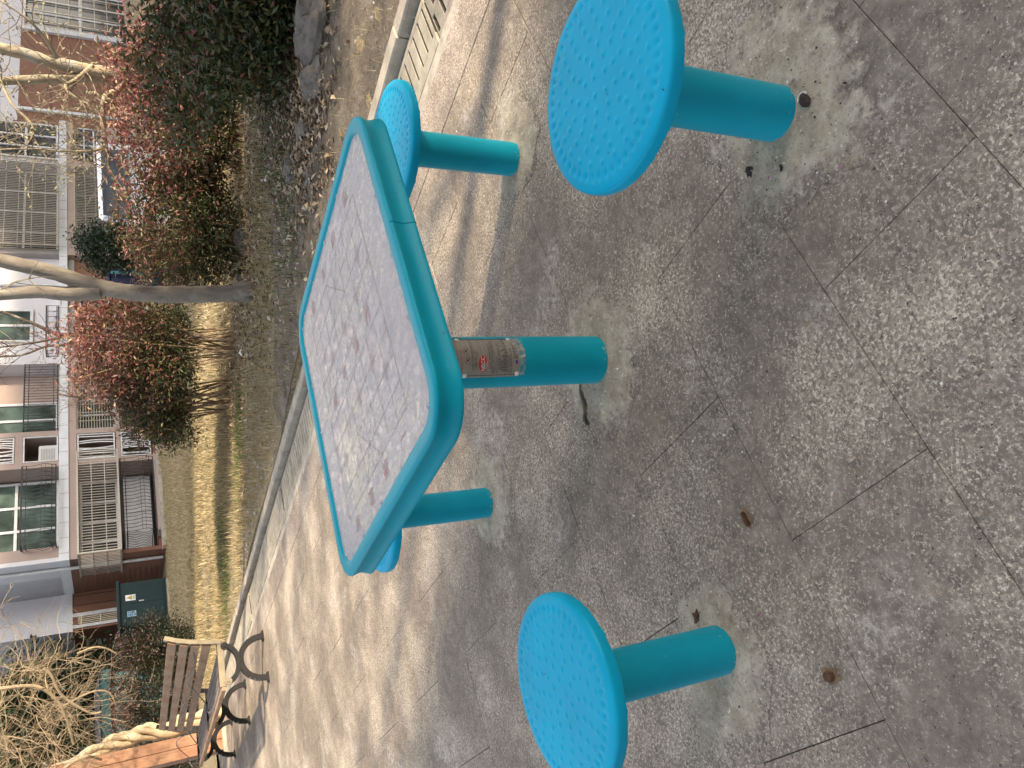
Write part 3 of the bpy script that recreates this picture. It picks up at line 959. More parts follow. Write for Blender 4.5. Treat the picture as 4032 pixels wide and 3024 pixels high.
# --- bay one: floor bands, pillars
H('white_band', M_band, (10.28, 29.2, 22.97, 24.15, 2.45, 2.70), (10.28, 10.4, 24.15, 25.46, 2.45, 2.70))
for i in range(40):
    p = 10.5 + i * .47
    if p < 29: H('tile_joint', M_recess, (p, p + .01, 22.964, 22.98, 2.46, 2.69))
H('floor_beam', M_pink, (10.3, 17.35, 23.0, 24.15, 2.24, 2.45))
H('floor_beam', M_pink, (21.9, 29.2, 23.0, 24.15, 2.22, 2.45))
H('plinth_beam', M_pink, (13.4, 17.3, 23.0, 24.15, 1.05, 1.17))
H('plinth_wall', M_brown, (10.3, 17.3, 23.05, 24.15, -.4, .16))
H('pillar', M_pink, (13.32, 13.5, 23.0, 24.15, 2.70, 4.6))
H('pillar', M_pink, (14.42, 14.58, 23.0, 24.15, 2.70, 4.6))
H('pillar', M_pink, (13.32, 13.5, 23.0, 24.15, .16, 2.24))
H('pillar', M_pink, (14.42, 14.58, 23.0, 24.15, .16, 2.24))
H('niche_beam', M_pink, (13.5, 14.42, 23.0, 24.15, 3.63, 3.82))
H('end_wall', M_wallwhite, (10.3, 10.42, 23.02, 25.6, 2.70, 15))
H('end_wall', M_brown, (10.3, 10.42, 23.02, 25.6, -.4, 2.44))
H('side_wall', M_pink, (10.42, 10.8, 23.1, 24.15, 2.70, 15))
H('upper_floor', M_wallwhite, (10.3, 29.2, 23.05, 24.15, 4.95, 15))
H('pillar', M_pink, (17.1, 17.36, 23.0, 24.15, -.4, 2.24))
H('pillar', M_wallwhite, (17.1, 17.36, 23.0, 24.15, 2.7, 4.95))
H('pillar', M_pink, (21.9, 22.2, 23.0, 24.15, -.4, 2.24))
H('pillar', M_recess, (21.9, 22.15, 23.0, 24.15, 2.7, 4.95))
H('pillar', M_wallwhite, (26.6, 26.95, 23.0, 24.15, 2.7, 4.95))
H('pillar', M_pink, (26.55, 26.9, 23.0, 24.15, -.4, 2.24))
H('lower_wall', M_pink, (21.9, 29.2, 23.1, 24.15, -.4, 1.15))
# --- windows
def window(p0, p1, z0, z1, q, cols, rows=1, fw=.06, glass=None, parent=None, open_back=False):
    mb = MB()
    hbox(mb, p0, p1, q - .04, q + .03, z0, z0 + fw); hbox(mb, p0, p1, q - .04, q + .03, z1 - fw, z1)
    hbox(mb, p0, p0 + fw, q - .038, q + .03, z0 + fw, z1 - fw); hbox(mb, p1 - fw, p1, q - .038, q + .03, z0 + fw, z1 - fw)
    cw = (p1 - p0 - 2 * fw) / cols
    for i in range(1, cols): hbox(mb, p0 + fw + cw * i - fw / 2, p0 + fw + cw * i + fw / 2, q - .034, q + .03, z0 + fw, z1 - fw)
    for r in range(1, rows):
        z = z0 + (z1 - z0) * r / rows
        hbox(mb, p0 + fw, p1 - fw, q - .030, q + .03, z - fw / 2, z + fw / 2)
    w = part('window', mb, M_frame, house)
    for i in range(cols):
        for r in range(rows):
            a = p0 + fw + cw * i; zz0 = z0 + (z1 - z0) * r / rows; zz1 = z0 + (z1 - z0) * (r + 1) / rows
            pm = MB(); hbox(pm, a, a + cw, q + .004 + .002 * (i % 2), q + .02, zz0, zz1)
            part('pane', pm, glass or M_glass, w)
    return w
def cage(p0, p1, q0, q1, z0, z1, pitch, rails, mat, r=.011, ends=True, name='window_cage', top=False, floor=False, stagger=False):
    """bars on the front and the left end of a projecting cage"""
    mb = MB(); fr = .022
    for z in (z0, z1):
        hbox(mb, p0, p1, q0 - fr, q0 + fr, z - fr, z + fr)
        for p in (p0, p1): hbox(mb, p - fr, p + fr, q0 + fr, q1, z - fr * .98, z + fr * .98)
    for p in (p0, p1): hbox(mb, p - fr, p + fr, q0 - fr * .9, q0 + fr * .9, z0, z1)
    for zf in rails:
        z = z0 + (z1 - z0) * zf
        hbox(mb, p0, p1, q0 - .008, q0 + .008, z - .010, z + .010)
        if ends: hbox(mb, p0 - .008, p0 + .008, q0, q1, z - .010, z + .010)
    n = max(2, int((p1 - p0) / pitch))
    for i in range(1, n):
        p = p0 + (p1 - p0) * i / n
        hbox(mb, p - r, p + r, q0 - r - .002, q0 + r - .002, z0, z1)
    if ends:
        n = max(2, int((q1 - q0) / (pitch * 1.1)))
        for i in range(1, n):
            q = q0 + (q1 - q0) * i / n
            hbox(mb, p0 - r, p0 + r, q - r, q + r, z0, z1)
    if top: hbox(mb, p0, p1, q0, q1, z1, z1 + .02)
    if floor:
        for i in range(4):
            q = q0 + (q1 - q0) * (i + .3) / 4
            hbox(mb, p0, p1, q, q + .1, z0 - .03, z0 - .012)
    return part(name, mb, mat, house, kind='stuff')
def railing(p0, p1, q0, q1, z0, z1, pitch, mat, name='balcony_railing', wavy=True):
    """wrought iron balcony front with bars that belly out"""
    mb = MB()
    for z, t in ((z0, .016), (z0 + .12 * (z1 - z0), .011), (z1, .020), (z1 - .13 * (z1 - z0), .011)):
        hbox(mb, p0, p1, q0 - t, q0 + t, z - t, z + t)
        hbox(mb, p0 - t, p0 + t, q0, q1, z - t * .97, z + t * .97)
    off = lambda u: -.10 * math.sin(PI * min(1, max(0, (u - .05) / .6))) ** 2 if wavy else 0
    n = int((p1 - p0) / pitch)
    us = [0, .12, .25, .38, .5, .65, 1]
    for i in range(n + 1):
        p = p0 + (p1 - p0) * i / n
        mb.tube([(p - HX, q0 - HY + off(u), z0 + (z1 - z0) * u) for u in us], .0085, 4)
        if wavy and i < n and i % 1 == 0:
            for dz in (-.05, .05):
                hbox(mb, p + .02, p + pitch - .02, q0 - .075, q0 - .06, z0 + (z1 - z0) * .36 + dz, z0 + (z1 - z0) * .36 + dz + .012)
    n = max(2, int((q1 - q0) / pitch))
    for i in range(n + 1):
        q = q0 + (q1 - q0) * i / n
        mb.tube([(p0 - HX + off(u), q - HY, z0 + (z1 - z0) * u) for u in us], .0085, 4)
    return part(name, mb, mat, house, kind='stuff')
# bay one, ground floor: big steel cage and the room behind it
window(10.5, 13.3, 1.17, 2.22, 24.10, 4, 1, .07)
H('inner_wall', M_inside, (10.4, 13.3, 24.11, 24.16, .16, 2.24))
cage(10.17, 13.40, 22.4, 24.0, 1.16, 2.21, .085, (.33, .66), M_steel, .0085, True, floor=True)
window(10.8, 13.25, .25, 1.02, 23.9, 2, 1, .05, plain('shutter_white', (.55, .55, .55, 1), .6))
railing(10.77, 13.2, 22.6, 24.0, .20, 1.09, .115, M_iron)
H('balcony_floor', M_pink, (10.7, 13.3, 22.55, 23.0, .08, .17))
# bay one, first floor
window(10.85, 13.25, 2.74, 4.9, 23.75, 3, 2, .075, M_green)
railing(10.77, 13.25, 22.75, 23.75, 2.76, 3.60, .125, M_iron)
# small vertical louvres in front of the niches, some slats bent
def louvre(p0, p1, z0, z1, q, n, seed, gap=()):
    rng = random.Random(seed)
    mb = MB()
    for z in (z0 + .02, z1 - .02): hbox(mb, p0, p1, q - .025, q + .015, z - .02, z + .02)
    for p in (p0 + .015, p1 - .015): hbox(mb, p - .015, p + .015, q - .02, q + .015, z0 + .04, z1 - .04)
    w = part('louvre', mb, M_frame, house)
    for i in range(n):
        if i in gap: continue
        p = p0 + .05 + (p1 - p0 - .1) * (i + .5) / n
        b_ = rng.uniform(-.05, .05); lean = rng.uniform(-.02, .02) + (.10 if i in (n - 2,) and gap else 0)
        s = MB()
        pts = [(p - HX + b_ * math.sin(PI * u) + lean * (u - .5), q - HY, z0 + .03 + (z1 - z0 - .06) * u) for u in (0, .2, .4, .6, .8, 1)]
        for a, c in zip(pts, pts[1:]): s.bar(a, c, .036, .012, (0, 1, 0))
        part('slat', s, M_frame, w)
louvre(13.52, 14.40, 1.20, 2.22, 23.03, 10, 1, (5, 8))
louvre(13.52, 14.40, .20, 1.04, 23.03, 11, 2, (2,))
louvre(13.52, 14.40, 3.84, 4.55, 23.03, 9, 3)
# niche with the outdoor unit
mb = MB()
for a in ((13.52, 14.40, 2.72, 2.76), (13.52, 14.40, 3.58, 3.62)): hbox(mb, a[0], a[1], 23.0, 23.05, a[2], a[3])
for a in (13.52, 14.37): hbox(mb, a, a + .035, 23.0, 23.05, 2.76, 3.58)
part('niche_frame', mb, M_frame, house)
acu = thing('air_conditioner', 'white air conditioner outdoor unit sitting in the upper wall niche', 'air conditioner', PQ(13.86, 23.35, 2.76), AL)
mb = MB(); mb.bbox(-.30, .32, -.15, .15, 0, .48, .02); part('body', mb, M_plastic, acu)
mb = MB()
for k in range(9): mb.box(-.26, .20, -.162, -.152, .06 + k * .042, .078 + k * .042)
part('grille', mb, plain('ac_grille', (.33, .33, .32, 1), .6), acu)
# bay one, right half
window(14.62, 17.06, 1.17, 2.22, 23.3, 4, 1, .05, M_green)
cage(14.60, 17.08, 23.05, 23.3, 1.15, 2.22, .30, (.07, .14, .21, .28, .35, .42, .49, .56, .63, .70, .77, .84, .91), M_darkbar, .010, False, name='window_bars')
window(14.62, 17.06, .25, 1.03, 23.3, 3, 1, .05)
window(14.70, 16.0, 2.74, 4.9, 23.6, 2, 1, .08, M_green)
H('inner_wall', M_pink, (16.0, 17.1, 23.62, 24.1, 2.7, 4.95))
railing(14.62, 17.06, 22.95, 23.1, 2.73, 3.62, .10, M_iron, wavy=False)
# white wall with one window and a small basket
window(18.15, 19.55, 3.45, 4.75, 23.23, 2, 1, .09, M_green)
railing(17.6, 19.5, 22.95, 23.25, 2.72, 3.06, .22, M_iron, wavy=False)
window(17.7, 19.3, .9, 2.1, 23.24, 3, 1, .05)
mb = MB(); mb.tube([(20.6 - HX, 23.18 - HY, -.2), (20.6 - HX, 23.18 - HY, 9)], .055, 10)
part('downpipe', mb, M_frame, house, True)
window(19.75, 20.3, 1.2, 2.1, 23.24, 2, 1, .04)
# right hand bays
window(22.2, 26.5, 2.74, 4.9, 23.4, 4, 2, .07)
cage(22.1, 26.55, 22.75, 23.4, 2.72, 4.75, .085, (.2, .4, .6, .8), M_darkbar, .011, True)
window(22.2, 26.5, 1.17, 2.2, 23.4, 4, 1, .06)
cage(22.15, 26.5, 22.9, 23.35, 1.17, 2.2, .085, (.33, .66), M_darkbar, .011, False)
window(27.0, 29.1, 2.74, 4.9, 23.2, 3, 2, .08)
window(27.0, 29.1, 1.17, 2.2, 23.2, 2, 3, .06)
# tall stair window at the right
ww = MB()
for a in ((35.4, 35.65, -.55, 4.1), (38.9, 39.15, -.55, 4.1)): hbox(ww, a[0], a[1], 23.18, 23.3, a[2], a[3])
hbox(ww, 35.65, 38.9, 23.182, 23.3, -.55, -.32)
part('window_surround', ww, M_band, house)
window(35.7, 38.85, -.3, 4.1, 23.25, 3, 2, .10)
cage(35.75, 38.8, 22.95, 23.2, -.2, 4.0, .75, (.12, .24, .36, .48, .6, .72, .84), M_steel, .02, False)
# small louvred window between white strips at the left corner
H('window_strip', M_frame, (9.54, 9.65, 25.45, 25.5, .2, 2.50), (9.20, 9.29, 25.45, 25.5, .2, 2.50))
mb = MB()
for k in range(4): hbox(mb, 9.315 + k * .055, 9.34 + k * .055, 25.44, 25.48, .9, 2.36)
for z in (1.25, 1.75, 2.25): hbox(mb, 9.30, 9.53, 25.43, 25.47, z, z + .03)
part('window_grille', mb, plain('cream_bars', (.55, .47, .34, 1), .6), house)
mb = MB(); mb.tube([(10.235 - HX, 23.45 - HY, .05), (10.235 - HX, 23.45 - HY, 9)], .05, 10)
part('downpipe', mb, M_frame, house, True)
H('roof', M_brown, (9.0, 46.2, 22.8, 34.2, 15, 15.25))
# low brown annexe beyond the corner
an = thing('annexe', 'low brown outbuilding with one small window beyond the house corner', 'building', PQ(9.2, 38.0), AL)
mb = MB(); mb.box(-4, 2, 0, 5, -.3, 1.75); part('wall', mb, M_brown, an)
mb = MB(); mb.box(-4.1, 2.1, -.1, 5.1, 1.75, 1.85); part('roof', mb, M_pink, an)
mb = MB(); mb.box(-.8, .1, -.05, -.003, .75, 1.6); wf = part('window', mb, M_frame, an)
mb = MB(); mb.box(-.74, -.38, -.07, -.052, .81, 1.54); mb.box(-.32, .04, -.07, -.052, .81, 1.54); part('pane', mb, M_glass, wf)
# tall orange block very far behind the pergola
fb = thing('apartment_block', 'far orange apartment block seen through the vine twigs', 'building', (-13.5, 62, 0), AL)
mb = MB(); mb.box(-5, 6, 0, 9, -.3, 19); part('wall', mb, plain('orange_render', (.50, .27, .14, 1), .8), fb)
mb = MB(); mb.box(-5.2, 6.2, -.2, 9.2, 19, 19.3); part('roof', mb, M_pink, fb)
wm = MB(); wm.box(-.7, .7, -.03, .03, -.7, .7); wm = wm.mesh('window', M_glass)
for i in range(4):
    for j in range(6): link('window', wm, fb, (-3.6 + i * 2.7, -.02, 2 + j * 2.9))

# the row of blocks behind the photographer, whose gap lets the low sun through
for p0, p1, lb in ((-34, 13.2, 'long apartment block behind the camera that shades the near paving'), (28.0, 50, 'apartment block behind on the right that shades the house front'), (50.4, 84, 'taller apartment block farthest behind on the right')):
    bk = thing('apartment_block', lb, 'building', PQ((p0 + p1) / 2, -27), AL)
    w = (p1 - p0) / 2; top = 33 if p0 > 50 else 27.4
    mb = MB(); mb.box(-w, w, -1.6, 7.4, -.3, top); part('wall', mb, M_pink, bk)
    mb = MB(); mb.box(-w - .15, w + .15, -1.8, 7.6, top, top + .5); part('roof', mb, M_band, bk)
    for k in range(1, 9):
        mb = MB(); mb.box(-w, w, 7.4, 7.5, k * 3 - .15, k * 3 + .15); part('floor_band', mb, M_band, bk)

# ------------------------------------------------------------------ transformer cabinet
cb = thing('electrical_cabinet', 'dark green electrical cabinet with a yellow warning sign by the house', 'cabinet', PQ(8.0, 22.0, .05), AL)
M_cab = plain('cabinet_green', (.007, .025, .027, 1), .55, var=.12, scale=3, spec=.25)
cx0, cx1, cd, ch = -.22, .98, .9, 1.20
mb = MB(); mb.box(cx0, cx1, 0, cd, .06, ch); part('body', mb, M_cab, cb)
mb = MB(); mb.bbox(cx0 - .06, cx1 + .06, -.07, cd + .06, ch, ch + .07, .02); part('roof', mb, M_cab, cb)
mb = MB(); mb.box(cx0 + .02, cx1 - .02, .02, cd - .02, -.1, .06); part('plinth', mb, M_kerb, cb)
for a, b_ in ((cx0 + .03, .372), (.378, cx1 - .03)):
    mb = MB(); mb.bbox(a, b_, .045, .075, -.035, 0, .006, Matrix(((1, 0, 0, 0), (0, 0, 1, -.0), (0, 1, 0, .1), (0, 0, 0, 1))) @ Matrix.Scale(1, 4))
    mb.v = []; mb.f = []; mb.m = []
    mb.box(a, b_, -.022, -.001, .13, ch - .04)
    dd = part('door', mb, M_cab, cb)
    if a > .2:
        mb = MB(); mb.box(a + .02, a + .05, -.05, -.022, .62, .74); part('handle', mb, M_bolt, dd)
M_yellow = plain('sign_yellow', (.62, .42, .03, 1), .5)
mb = MB(); mb.box(.46, .62, -.027, -.0225, .82, 1.06); sg = part('warning_sign', mb, M_white, cb)
mb = MB(); mb.add([(.478, -.029, .90), (.602, -.029, .90), (.54, -.029, 1.04)], [(0, 1, 2)]); part('triangle_edge', mb, M_ink, sg)
mb = MB(); mb.add([(.492, -.0302, .908), (.588, -.0302, .908), (.54, -.0302, 1.022)], [(0, 1, 2)]); part('triangle', mb, M_yellow, sg)
mb = MB(); mb.add([(.545, -.0312, .99), (.528, -.0312, .95), (.54, -.0312, .95), (.536, -.0312, .915), (.555, -.0312, .96), (.542, -.0312, .96)], [(0, 1, 2, 3, 4, 5)]); part('bolt_mark', mb, M_ink, sg)
mb = MB()
for k in range(2): mb.box(.485, .595, -.0295, -.028, .84 + k * .025, .852 + k * .025)
part('lettering', mb, M_ink, sg)
mb = MB(); mb.box(.02, .17, -.027, -.0225, .82, 1.03); s2 = part('notice', mb, plain('pale_blue', (.28, .42, .5, 1), .5), cb)
mb = MB()
for k in range(4):
    for i in range(2): mb.box(.035 + i * .068, .095 + i * .065, -.0295, -.028, .845 + k * .045, .875 + k * .045)
part('lettering', mb, plain('sign_blue', (.06, .16, .3, 1), .5), s2)

# ------------------------------------------------------------------ bench
bn = thing('park_bench', 'weathered slatted bench with three black iron frames beside the drain', 'bench', PQ(2.33, 9.75), AL)
M_slat = woodmat('weathered_slats', (.27, .155, .078, 1), (14, 1.0, 14), .45, True, (.39, .295, .205, 1))
M_slat2 = woodmat('grey_slats', (.16, .13, .11, 1), (14, 1.0, 14), .3, True, (.27, .235, .20, 1))
M_castiron = plain('cast_iron', (.012, .012, .013, 1), .5, 0, .3, 30, .15, .3)
M_paleiron = plain('pale_iron', (.22, .185, .125, 1), .5, .1, .25, 12)  # pale iron; on the near frame the tone stands in for sunlight
BX0, BY0 = 2.33, 9.75
FR = [8.05, 9.72, 11.42]
# side profile in (x = p - 2.33, z)
back_line = [(.20, .40), (.215, .45), (.225, .52), (.24, .60), (.262, .70), (.292, .80), (.32, .865), (.335, .905)]
for fi, q in enumerate(FR):
    y = q - BY0
    fr = bpy.data.objects.new('frame', None)
    mb = MB()
    seat_z = .425
    # arch of the two legs, with feet
    arch = [(.205 * math.cos(t) - .01, .225 * math.sin(t) ** .9 + .015 if math.sin(t) > 0 else .015) for t in [PI * i / 14 for i in range(15)]]
    for a, b_ in zip(arch, arch[1:]): mb.bar((a[0], y, a[1]), (b_[0], y, b_[1]), .055, .034, (0, 1, 0))
    for sx in (-.215, .195): mb.box(sx - .045, sx + .045, y - .035, y + .035, 0, .018)
    # the U that carries the seat rail
    for k, (u0, u1) in enumerate([(PI + PI * i / 12, PI + PI * (i + 1) / 12) for i in range(12)]):
        f = lambda t: (.175 * math.cos(t) - .015, .385 + .125 * math.sin(t))
        a, b_ = f(u0), f(u1)
        mb.bar((a[0], y, a[1]), (b_[0], y, b_[1]), .045, .042, (0, 1, 0))
    fo = part('iron_frame', mb, M_castiron, bn)
    mb = MB()
    # seat rail and back upright, painted pale on the near frame for the sun on it
    mb.bar((-.225, y, seat_z), (.205, y, seat_z - .012), .036, .055, (0, 0, 1))
    for a, b_ in zip(back_line, back_line[1:]): mb.bar((a[0], y, a[1]), (b_[0], y, b_[1]), .040, .052, (0, 1, 0))
    part('back_upright', mb, M_paleiron if fi == 0 else M_castiron, fo)
    if fi == 0:
        mb = MB()
        mb.bar((-.225, y + .021, seat_z), (.205, y + .021, seat_z - .012), .006, .066, (0, 0, 1))
        for a, b_ in zip(back_line, back_line[1:]): mb.bar((a[0], y + .021, a[1]), (b_[0], y + .021, b_[1]), .006, .068, (0, 1, 0))
        part('rail_edge', mb, M_castiron, fo)
    for x in (.155, -.185):
        mb = MB()
        mb.lathe([(.0001, .012), (.012, .012), (.014, .004), (.036, .004), (.038, -.004)], 16)
        mb.v = [(v[0] + x, y - .022 - v[2], v[1] + .375) for v in mb.v]
        part('bolt', mb, M_paleiron if x < 0 else M_castiron, fo, True)
y0, y1 = FR[0] - BY0 - .012, FR[2] - BY0 + .06
for i, x in enumerate((-.235, -.145, -.060, .025, .11)):
    mb = MB(); z = .395 + .004 * abs(i - 2); w = .068 if i else .055
    mb.bbox(x - w / 2, x + w / 2, y0, y1, z, z + .032 if i else z + .035, .005)
    part('seat_slat', mb, M_slat2 if i else M_slat, bn)
for i, z in enumerate((.535, .635, .735, .84)):
    u = (z - .40) / (.905 - .40)
    a = Vector((np.interp(z, [b_[1] for b_ in back_line], [b_[0] for b_ in back_line]) - .024, 0, z))
    tilt = -math.atan2(np.interp(z + .05, [b_[1] for b_ in back_line], [b_[0] for b_ in back_line]) - np.interp(z - .05, [b_[1] for b_ in back_line], [b_[0] for b_ in back_line]), .1)
    M = Matrix.Translation(a) @ Matrix.Rotation(-tilt, 4, 'Y')
    mb = MB(); mb.bbox(-.012, .012, y0 + .02, y1 - .06, -.040, .040, .004, M)
    part('back_slat', mb, M_slat, bn)
# wire looped through the back
mb = MB()
cb_pts = [(.24, -1.64, .66), (.16, -1.2, .62), (.15, -.7, .66), (.13, -.35, .56), (.02, -.25, .47), (-.14, -.45, .46), (-.20, -.9, .45)]
def smooth(pts, k=8):
    pts = [Vector(p) for p in pts]; out = []
    P = [pts[0]] + pts + [pts[-1]]
    for i in range(1, len(P) - 2):
        for j in range(k):
            t = j / k
            a, b_, c, d = P[i - 1], P[i], P[i + 1], P[i + 2]
            out.append(.5 * ((2 * b_) + (c - a) * t + (2 * a - 5 * b_ + 4 * c - d) * t * t + (3 * b_ - a - 3 * c + d) * t ** 3))
    out.append(pts[-1]); return out
mb.tube(smooth(cb_pts), .006, 5)
mb.tube(smooth([(.19, .02, .70), (.15, .4, .62), (.16, .9, .66), (.13, 1.45, .55), (.0, 1.5, .47), (-.12, 1.2, .45)]), .006, 5)
mb.tube(smooth([(.13, 1.45, .55), (.16, 1.7, .58), (.2, 2.2, .66), (.12, 2.7, .55), (-.1, 2.5, .46)]), .006, 5)
cw = part('cable', mb, plain('grey_cable', (.14, .13, .12, 1), .5), None, True)
cw.location = PQ(BX0, BY0); cw.rotation_euler = (0, 0, AL)
tag(cw, 'loose grey cable looped through the back of the bench', 'cable')

# ------------------------------------------------------------------ pergola post, twisted vine
M_post = woodmat('pergola_wood', (.235, .115, .06, 1), (9, 9, .7), .25, False, (.42, .30, .2, 1))
pp = thing('pergola', 'orange brown timber pergola with its post behind the far end of the bench', 'pergola', PQ(2.52, 12.42), AL)
for x in (-.145, .005):
    mb = MB(); mb.bbox(x, x + .142, -.13, .13, -.02, 3.3, .006); part('post', mb, M_post, pp)
mb = MB(); mb.box(-.20, .21, -.18, .18, 0, .05); part('base', mb, M_kerb, pp)
mb = MB(); mb.box(-6, 1.0, -.08, .08, 3.05, 3.27); part('beam', mb, M_post, pp)
for k in range(9):
    mb = MB(); mb.box(-5.6 + k * .7, -5.52 + k * .7, -3.4, 6, 3.28, 3.42); part('rafter', mb, M_post, pp)
for x in (-3.6,):
    mb = MB(); mb.box(x, x + .26, -.13, .13, -.02, 3.05); part('post', mb, M_post, pp)

# ------------------------------------------------------------------ woody plants
rng = random.Random(21)
M_magnolia = bark('pale_bark', (.30, .25, .17, 1), 12)
M_near = bark('grey_bark', (.22, .195, .16, 1), 11)
M_darkbark = bark('dark_bark', (.10, .075, .055, 1), 14)
M_twig = plain('twig_bark', (.22, .18, .125, 1), .8, var=.35, scale=20)
M_bud = plain('fuzzy_bud', (.28, .26, .165, 1), .9, var=.2, scale=60)
M_vine = bark('vine_bark', (.42, .335, .215, 1), 9)
M_vtwig = plain('vine_twig', (.27, .21, .135, 1), .8, var=.3, scale=12)

def spine(pts, k=6): return smooth(pts, k)
def limb(mb, pts, r0, r1, n=8, wob=.0, k=6):
    s = spine(pts, k); m = len(s)
    rad = [(r0 + (r1 - r0) * i / (m - 1)) * (1 + rng.uniform(-wob, wob)) for i in range(m)]
    mb.tube(s, rad, n); return s
def twig(mb, buds, p, d, L, r, depth, up=.25, curl=.5, bud=True, kids=(2, 4), n=4):
    """one crooked twig with side twigs and a bud at the tip"""
    k = max(4, int(L / .09)); seg = L / k
    pts = [Vector(p)]; d = Vector(d).normalized()
    for i in range(k):
        d = (d + Vector((rng.gauss(0, curl), rng.gauss(0, curl), rng.gauss(0, curl))) * .42 + Vector((0, 0, up * .25))).normalized()
        pts.append(pts[-1] + d * seg)
    mb.tube(pts, [r * (1 - .72 * i / k) for i in range(k + 1)], n, False)
    if bud and rng.random() < .85: buds.append((pts[-1], d))
    if depth > 0:
        for c in range(rng.randint(*kids)):
            i = rng.randint(1, k)
            t = (pts[i] - pts[i - 1]).normalized()
            o = Vector((rng.gauss(0, 1), rng.gauss(0, 1), rng.gauss(0, 1))); o = (o - t * o.dot(t)).normalized()
            twig(mb, buds, pts[i], t * .55 + o * .8, L * rng.uniform(.35, .65), r * .62, depth - 1, up, curl, bud, kids, n)
def bud_mesh(mb, buds, s=1.0):
    for p, d in buds:
        u = d.orthogonal().normalized(); w = d.cross(u)
        L = .042 * s * rng.uniform(.7, 1.2); r = .0095 * s
        ring = lambda z, q: [p + d * z + (u * math.cos(a) + w * math.sin(a)) * q for a in (0, 1.57, 3.14, 4.71)]
        vs = ring(-.005, r * .35) + ring(L * .35, r) + ring(L, r * .12)
        fs = []
        for i in (0, 1):
            for j in range(4): fs.append((i * 4 + j, i * 4 + (j + 1) % 4, i * 4 + 4 + (j + 1) % 4, i * 4 + 4 + j))
        mb.add(vs, fs)
# --- near tree
nt = thing('bare_tree', 'smooth grey bare tree forking low beside the reddish shrubs', 'tree', (.96, 7.5, .03))
B0 = Vector((.96, 7.5, .03))
L_ = lambda *p: [Vector(q) - B0 for q in p]
mb = MB()
limb(mb, L_((.965, 7.5, -.1), (.955, 7.5, .05), (.94, 7.5, .28), (.92, 7.5, .71), (.925, 7.5, 1.0), (.95, 7.5, 1.22), (1.01, 7.5, 1.45), (1.09, 7.48, 1.69), (1.17, 7.47, 2.04), (1.28, 7.4, 2.6), (1.3, 7.3, 3.4)), .086, .05, 14, .035)
s = mb.v[:]
part('trunk', mb, M_near, nt, True, R(70))
mb = MB()
for k in range(7):       # flare of the roots
    a = k * .9; mb.tube([(.0 + .03 * math.cos(a), .03 * math.sin(a), .20), (.075 * math.cos(a), .075 * math.sin(a), .05), (.14 * math.cos(a), .14 * math.sin(a), -.06)], [.05, .045, .02], 6)
part('root_flare', mb, M_near, nt, True, R(80))
mb = MB(); limb(mb, L_((.935, 7.5, 1.33), (.91, 7.51, 1.55), (.925, 7.52, 1.78), (.90, 7.55, 2.05), (.82, 7.6, 2.6), (.7, 7.6, 3.3)), .068, .035, 12, .03)
part('limb', mb, M_near, nt, True, R(70))
mb = MB(); bd = []
for i in range(26):
    z = rng.uniform(2.2, 3.4) - .03
    a = rng.uniform(0, 6.28)
    twig(mb, bd, (rng.uniform(-.2, .3), rng.uniform(-.15, .1), z), (math.cos(a), math.sin(a), .5), rng.uniform(.7, 1.4), .014, 2)
part('twigs', mb, M_twig, nt, kind='stuff')
# --- magnolia behind the big shrub, budded twigs across the corner
mt = thing('bare_tree', 'pale barked magnolia with budded twigs rising behind the big shrub', 'tree', (3.24, 8.6, .03))
B0 = Vector((3.24, 8.6, .03))
mb = MB()
t1 = limb(mb, L_((3.22, 8.6, -.1), (3.25, 8.6, .4), (3.27, 8.6, .7), (3.28, 8.6, .97), (3.25, 8.6, 1.27), (3.27, 8.6, 1.5), (3.29, 8.6, 1.7), (3.33, 8.6, 1.9), (3.36, 8.6, 2.15), (3.5, 8.6, 3.0)), .075, .05, 12, .05)
part('trunk', mb, M_magnolia, mt, True, R(70))
mb = MB(); t2 = limb(mb, L_((3.25, 8.6, .9), (3.20, 8.62, 1.12), (3.20, 8.63, 1.32), (3.15, 8.63, 1.6), (3.10, 8.63, 1.85), (3.04, 8.63, 2.15), (2.9, 8.6, 2.9)), .055, .035, 10, .05)
part('limb', mb, M_magnolia, mt, True, R(70))
mb = MB(); t3 = limb(mb, L_((3.24, 8.58, .92), (3.13, 8.5, 1.03), (3.04, 8.5, 1.13), (2.98, 8.5, 1.22), (2.82, 8.5, 1.25), (2.64, 8.5, 1.25), (2.44, 8.5, 1.23), (2.29, 8.5, 1.22), (2.17, 8.5, 1.17), (2.07, 8.5, 1.10)), .040, .010, 9, .06)
part('limb', mb, M_magnolia, mt, True, R(70))
mb = MB(); t4 = limb(mb, L_((3.27, 8.5, 1.32), (3.1, 8.45, 1.46), (2.98, 8.4, 1.56), (2.85, 8.4, 1.42), (2.72, 8.4, 1.38)), .024, .005, 7, .06)
t5 = limb(mb, L_((3.29, 8.5, 1.62), (3.42, 8.4, 1.7), (3.55, 8.3, 1.85), (3.7, 8.3, 2.1)), .022, .005, 7, .06)
t6 = limb(mb, L_((2.50, 8.5, 1.23), (2.40, 8.4, 1.36), (2.36, 8.35, 1.6), (2.33, 8.3, 1.95), (2.2, 8.2, 2.5)), .018, .004, 7, .06)
t7 = limb(mb, L_((2.98, 8.5, 1.22), (2.86, 8.42, 1.12), (2.76, 8.4, 1.0), (2.66, 8.4, .9)), .018, .004, 7, .06)
t8 = limb(mb, L_((3.06, 8.63, 2.1), (2.80, 8.5, 2.0), (2.62, 8.45, 1.85), (2.45, 8.4, 1.82), (2.25, 8.4, 1.7)), .016, .004, 7, .06)
part('branch', mb, M_magnolia, mt, True, R(70), kind='stuff')
mb = MB(); bd = []
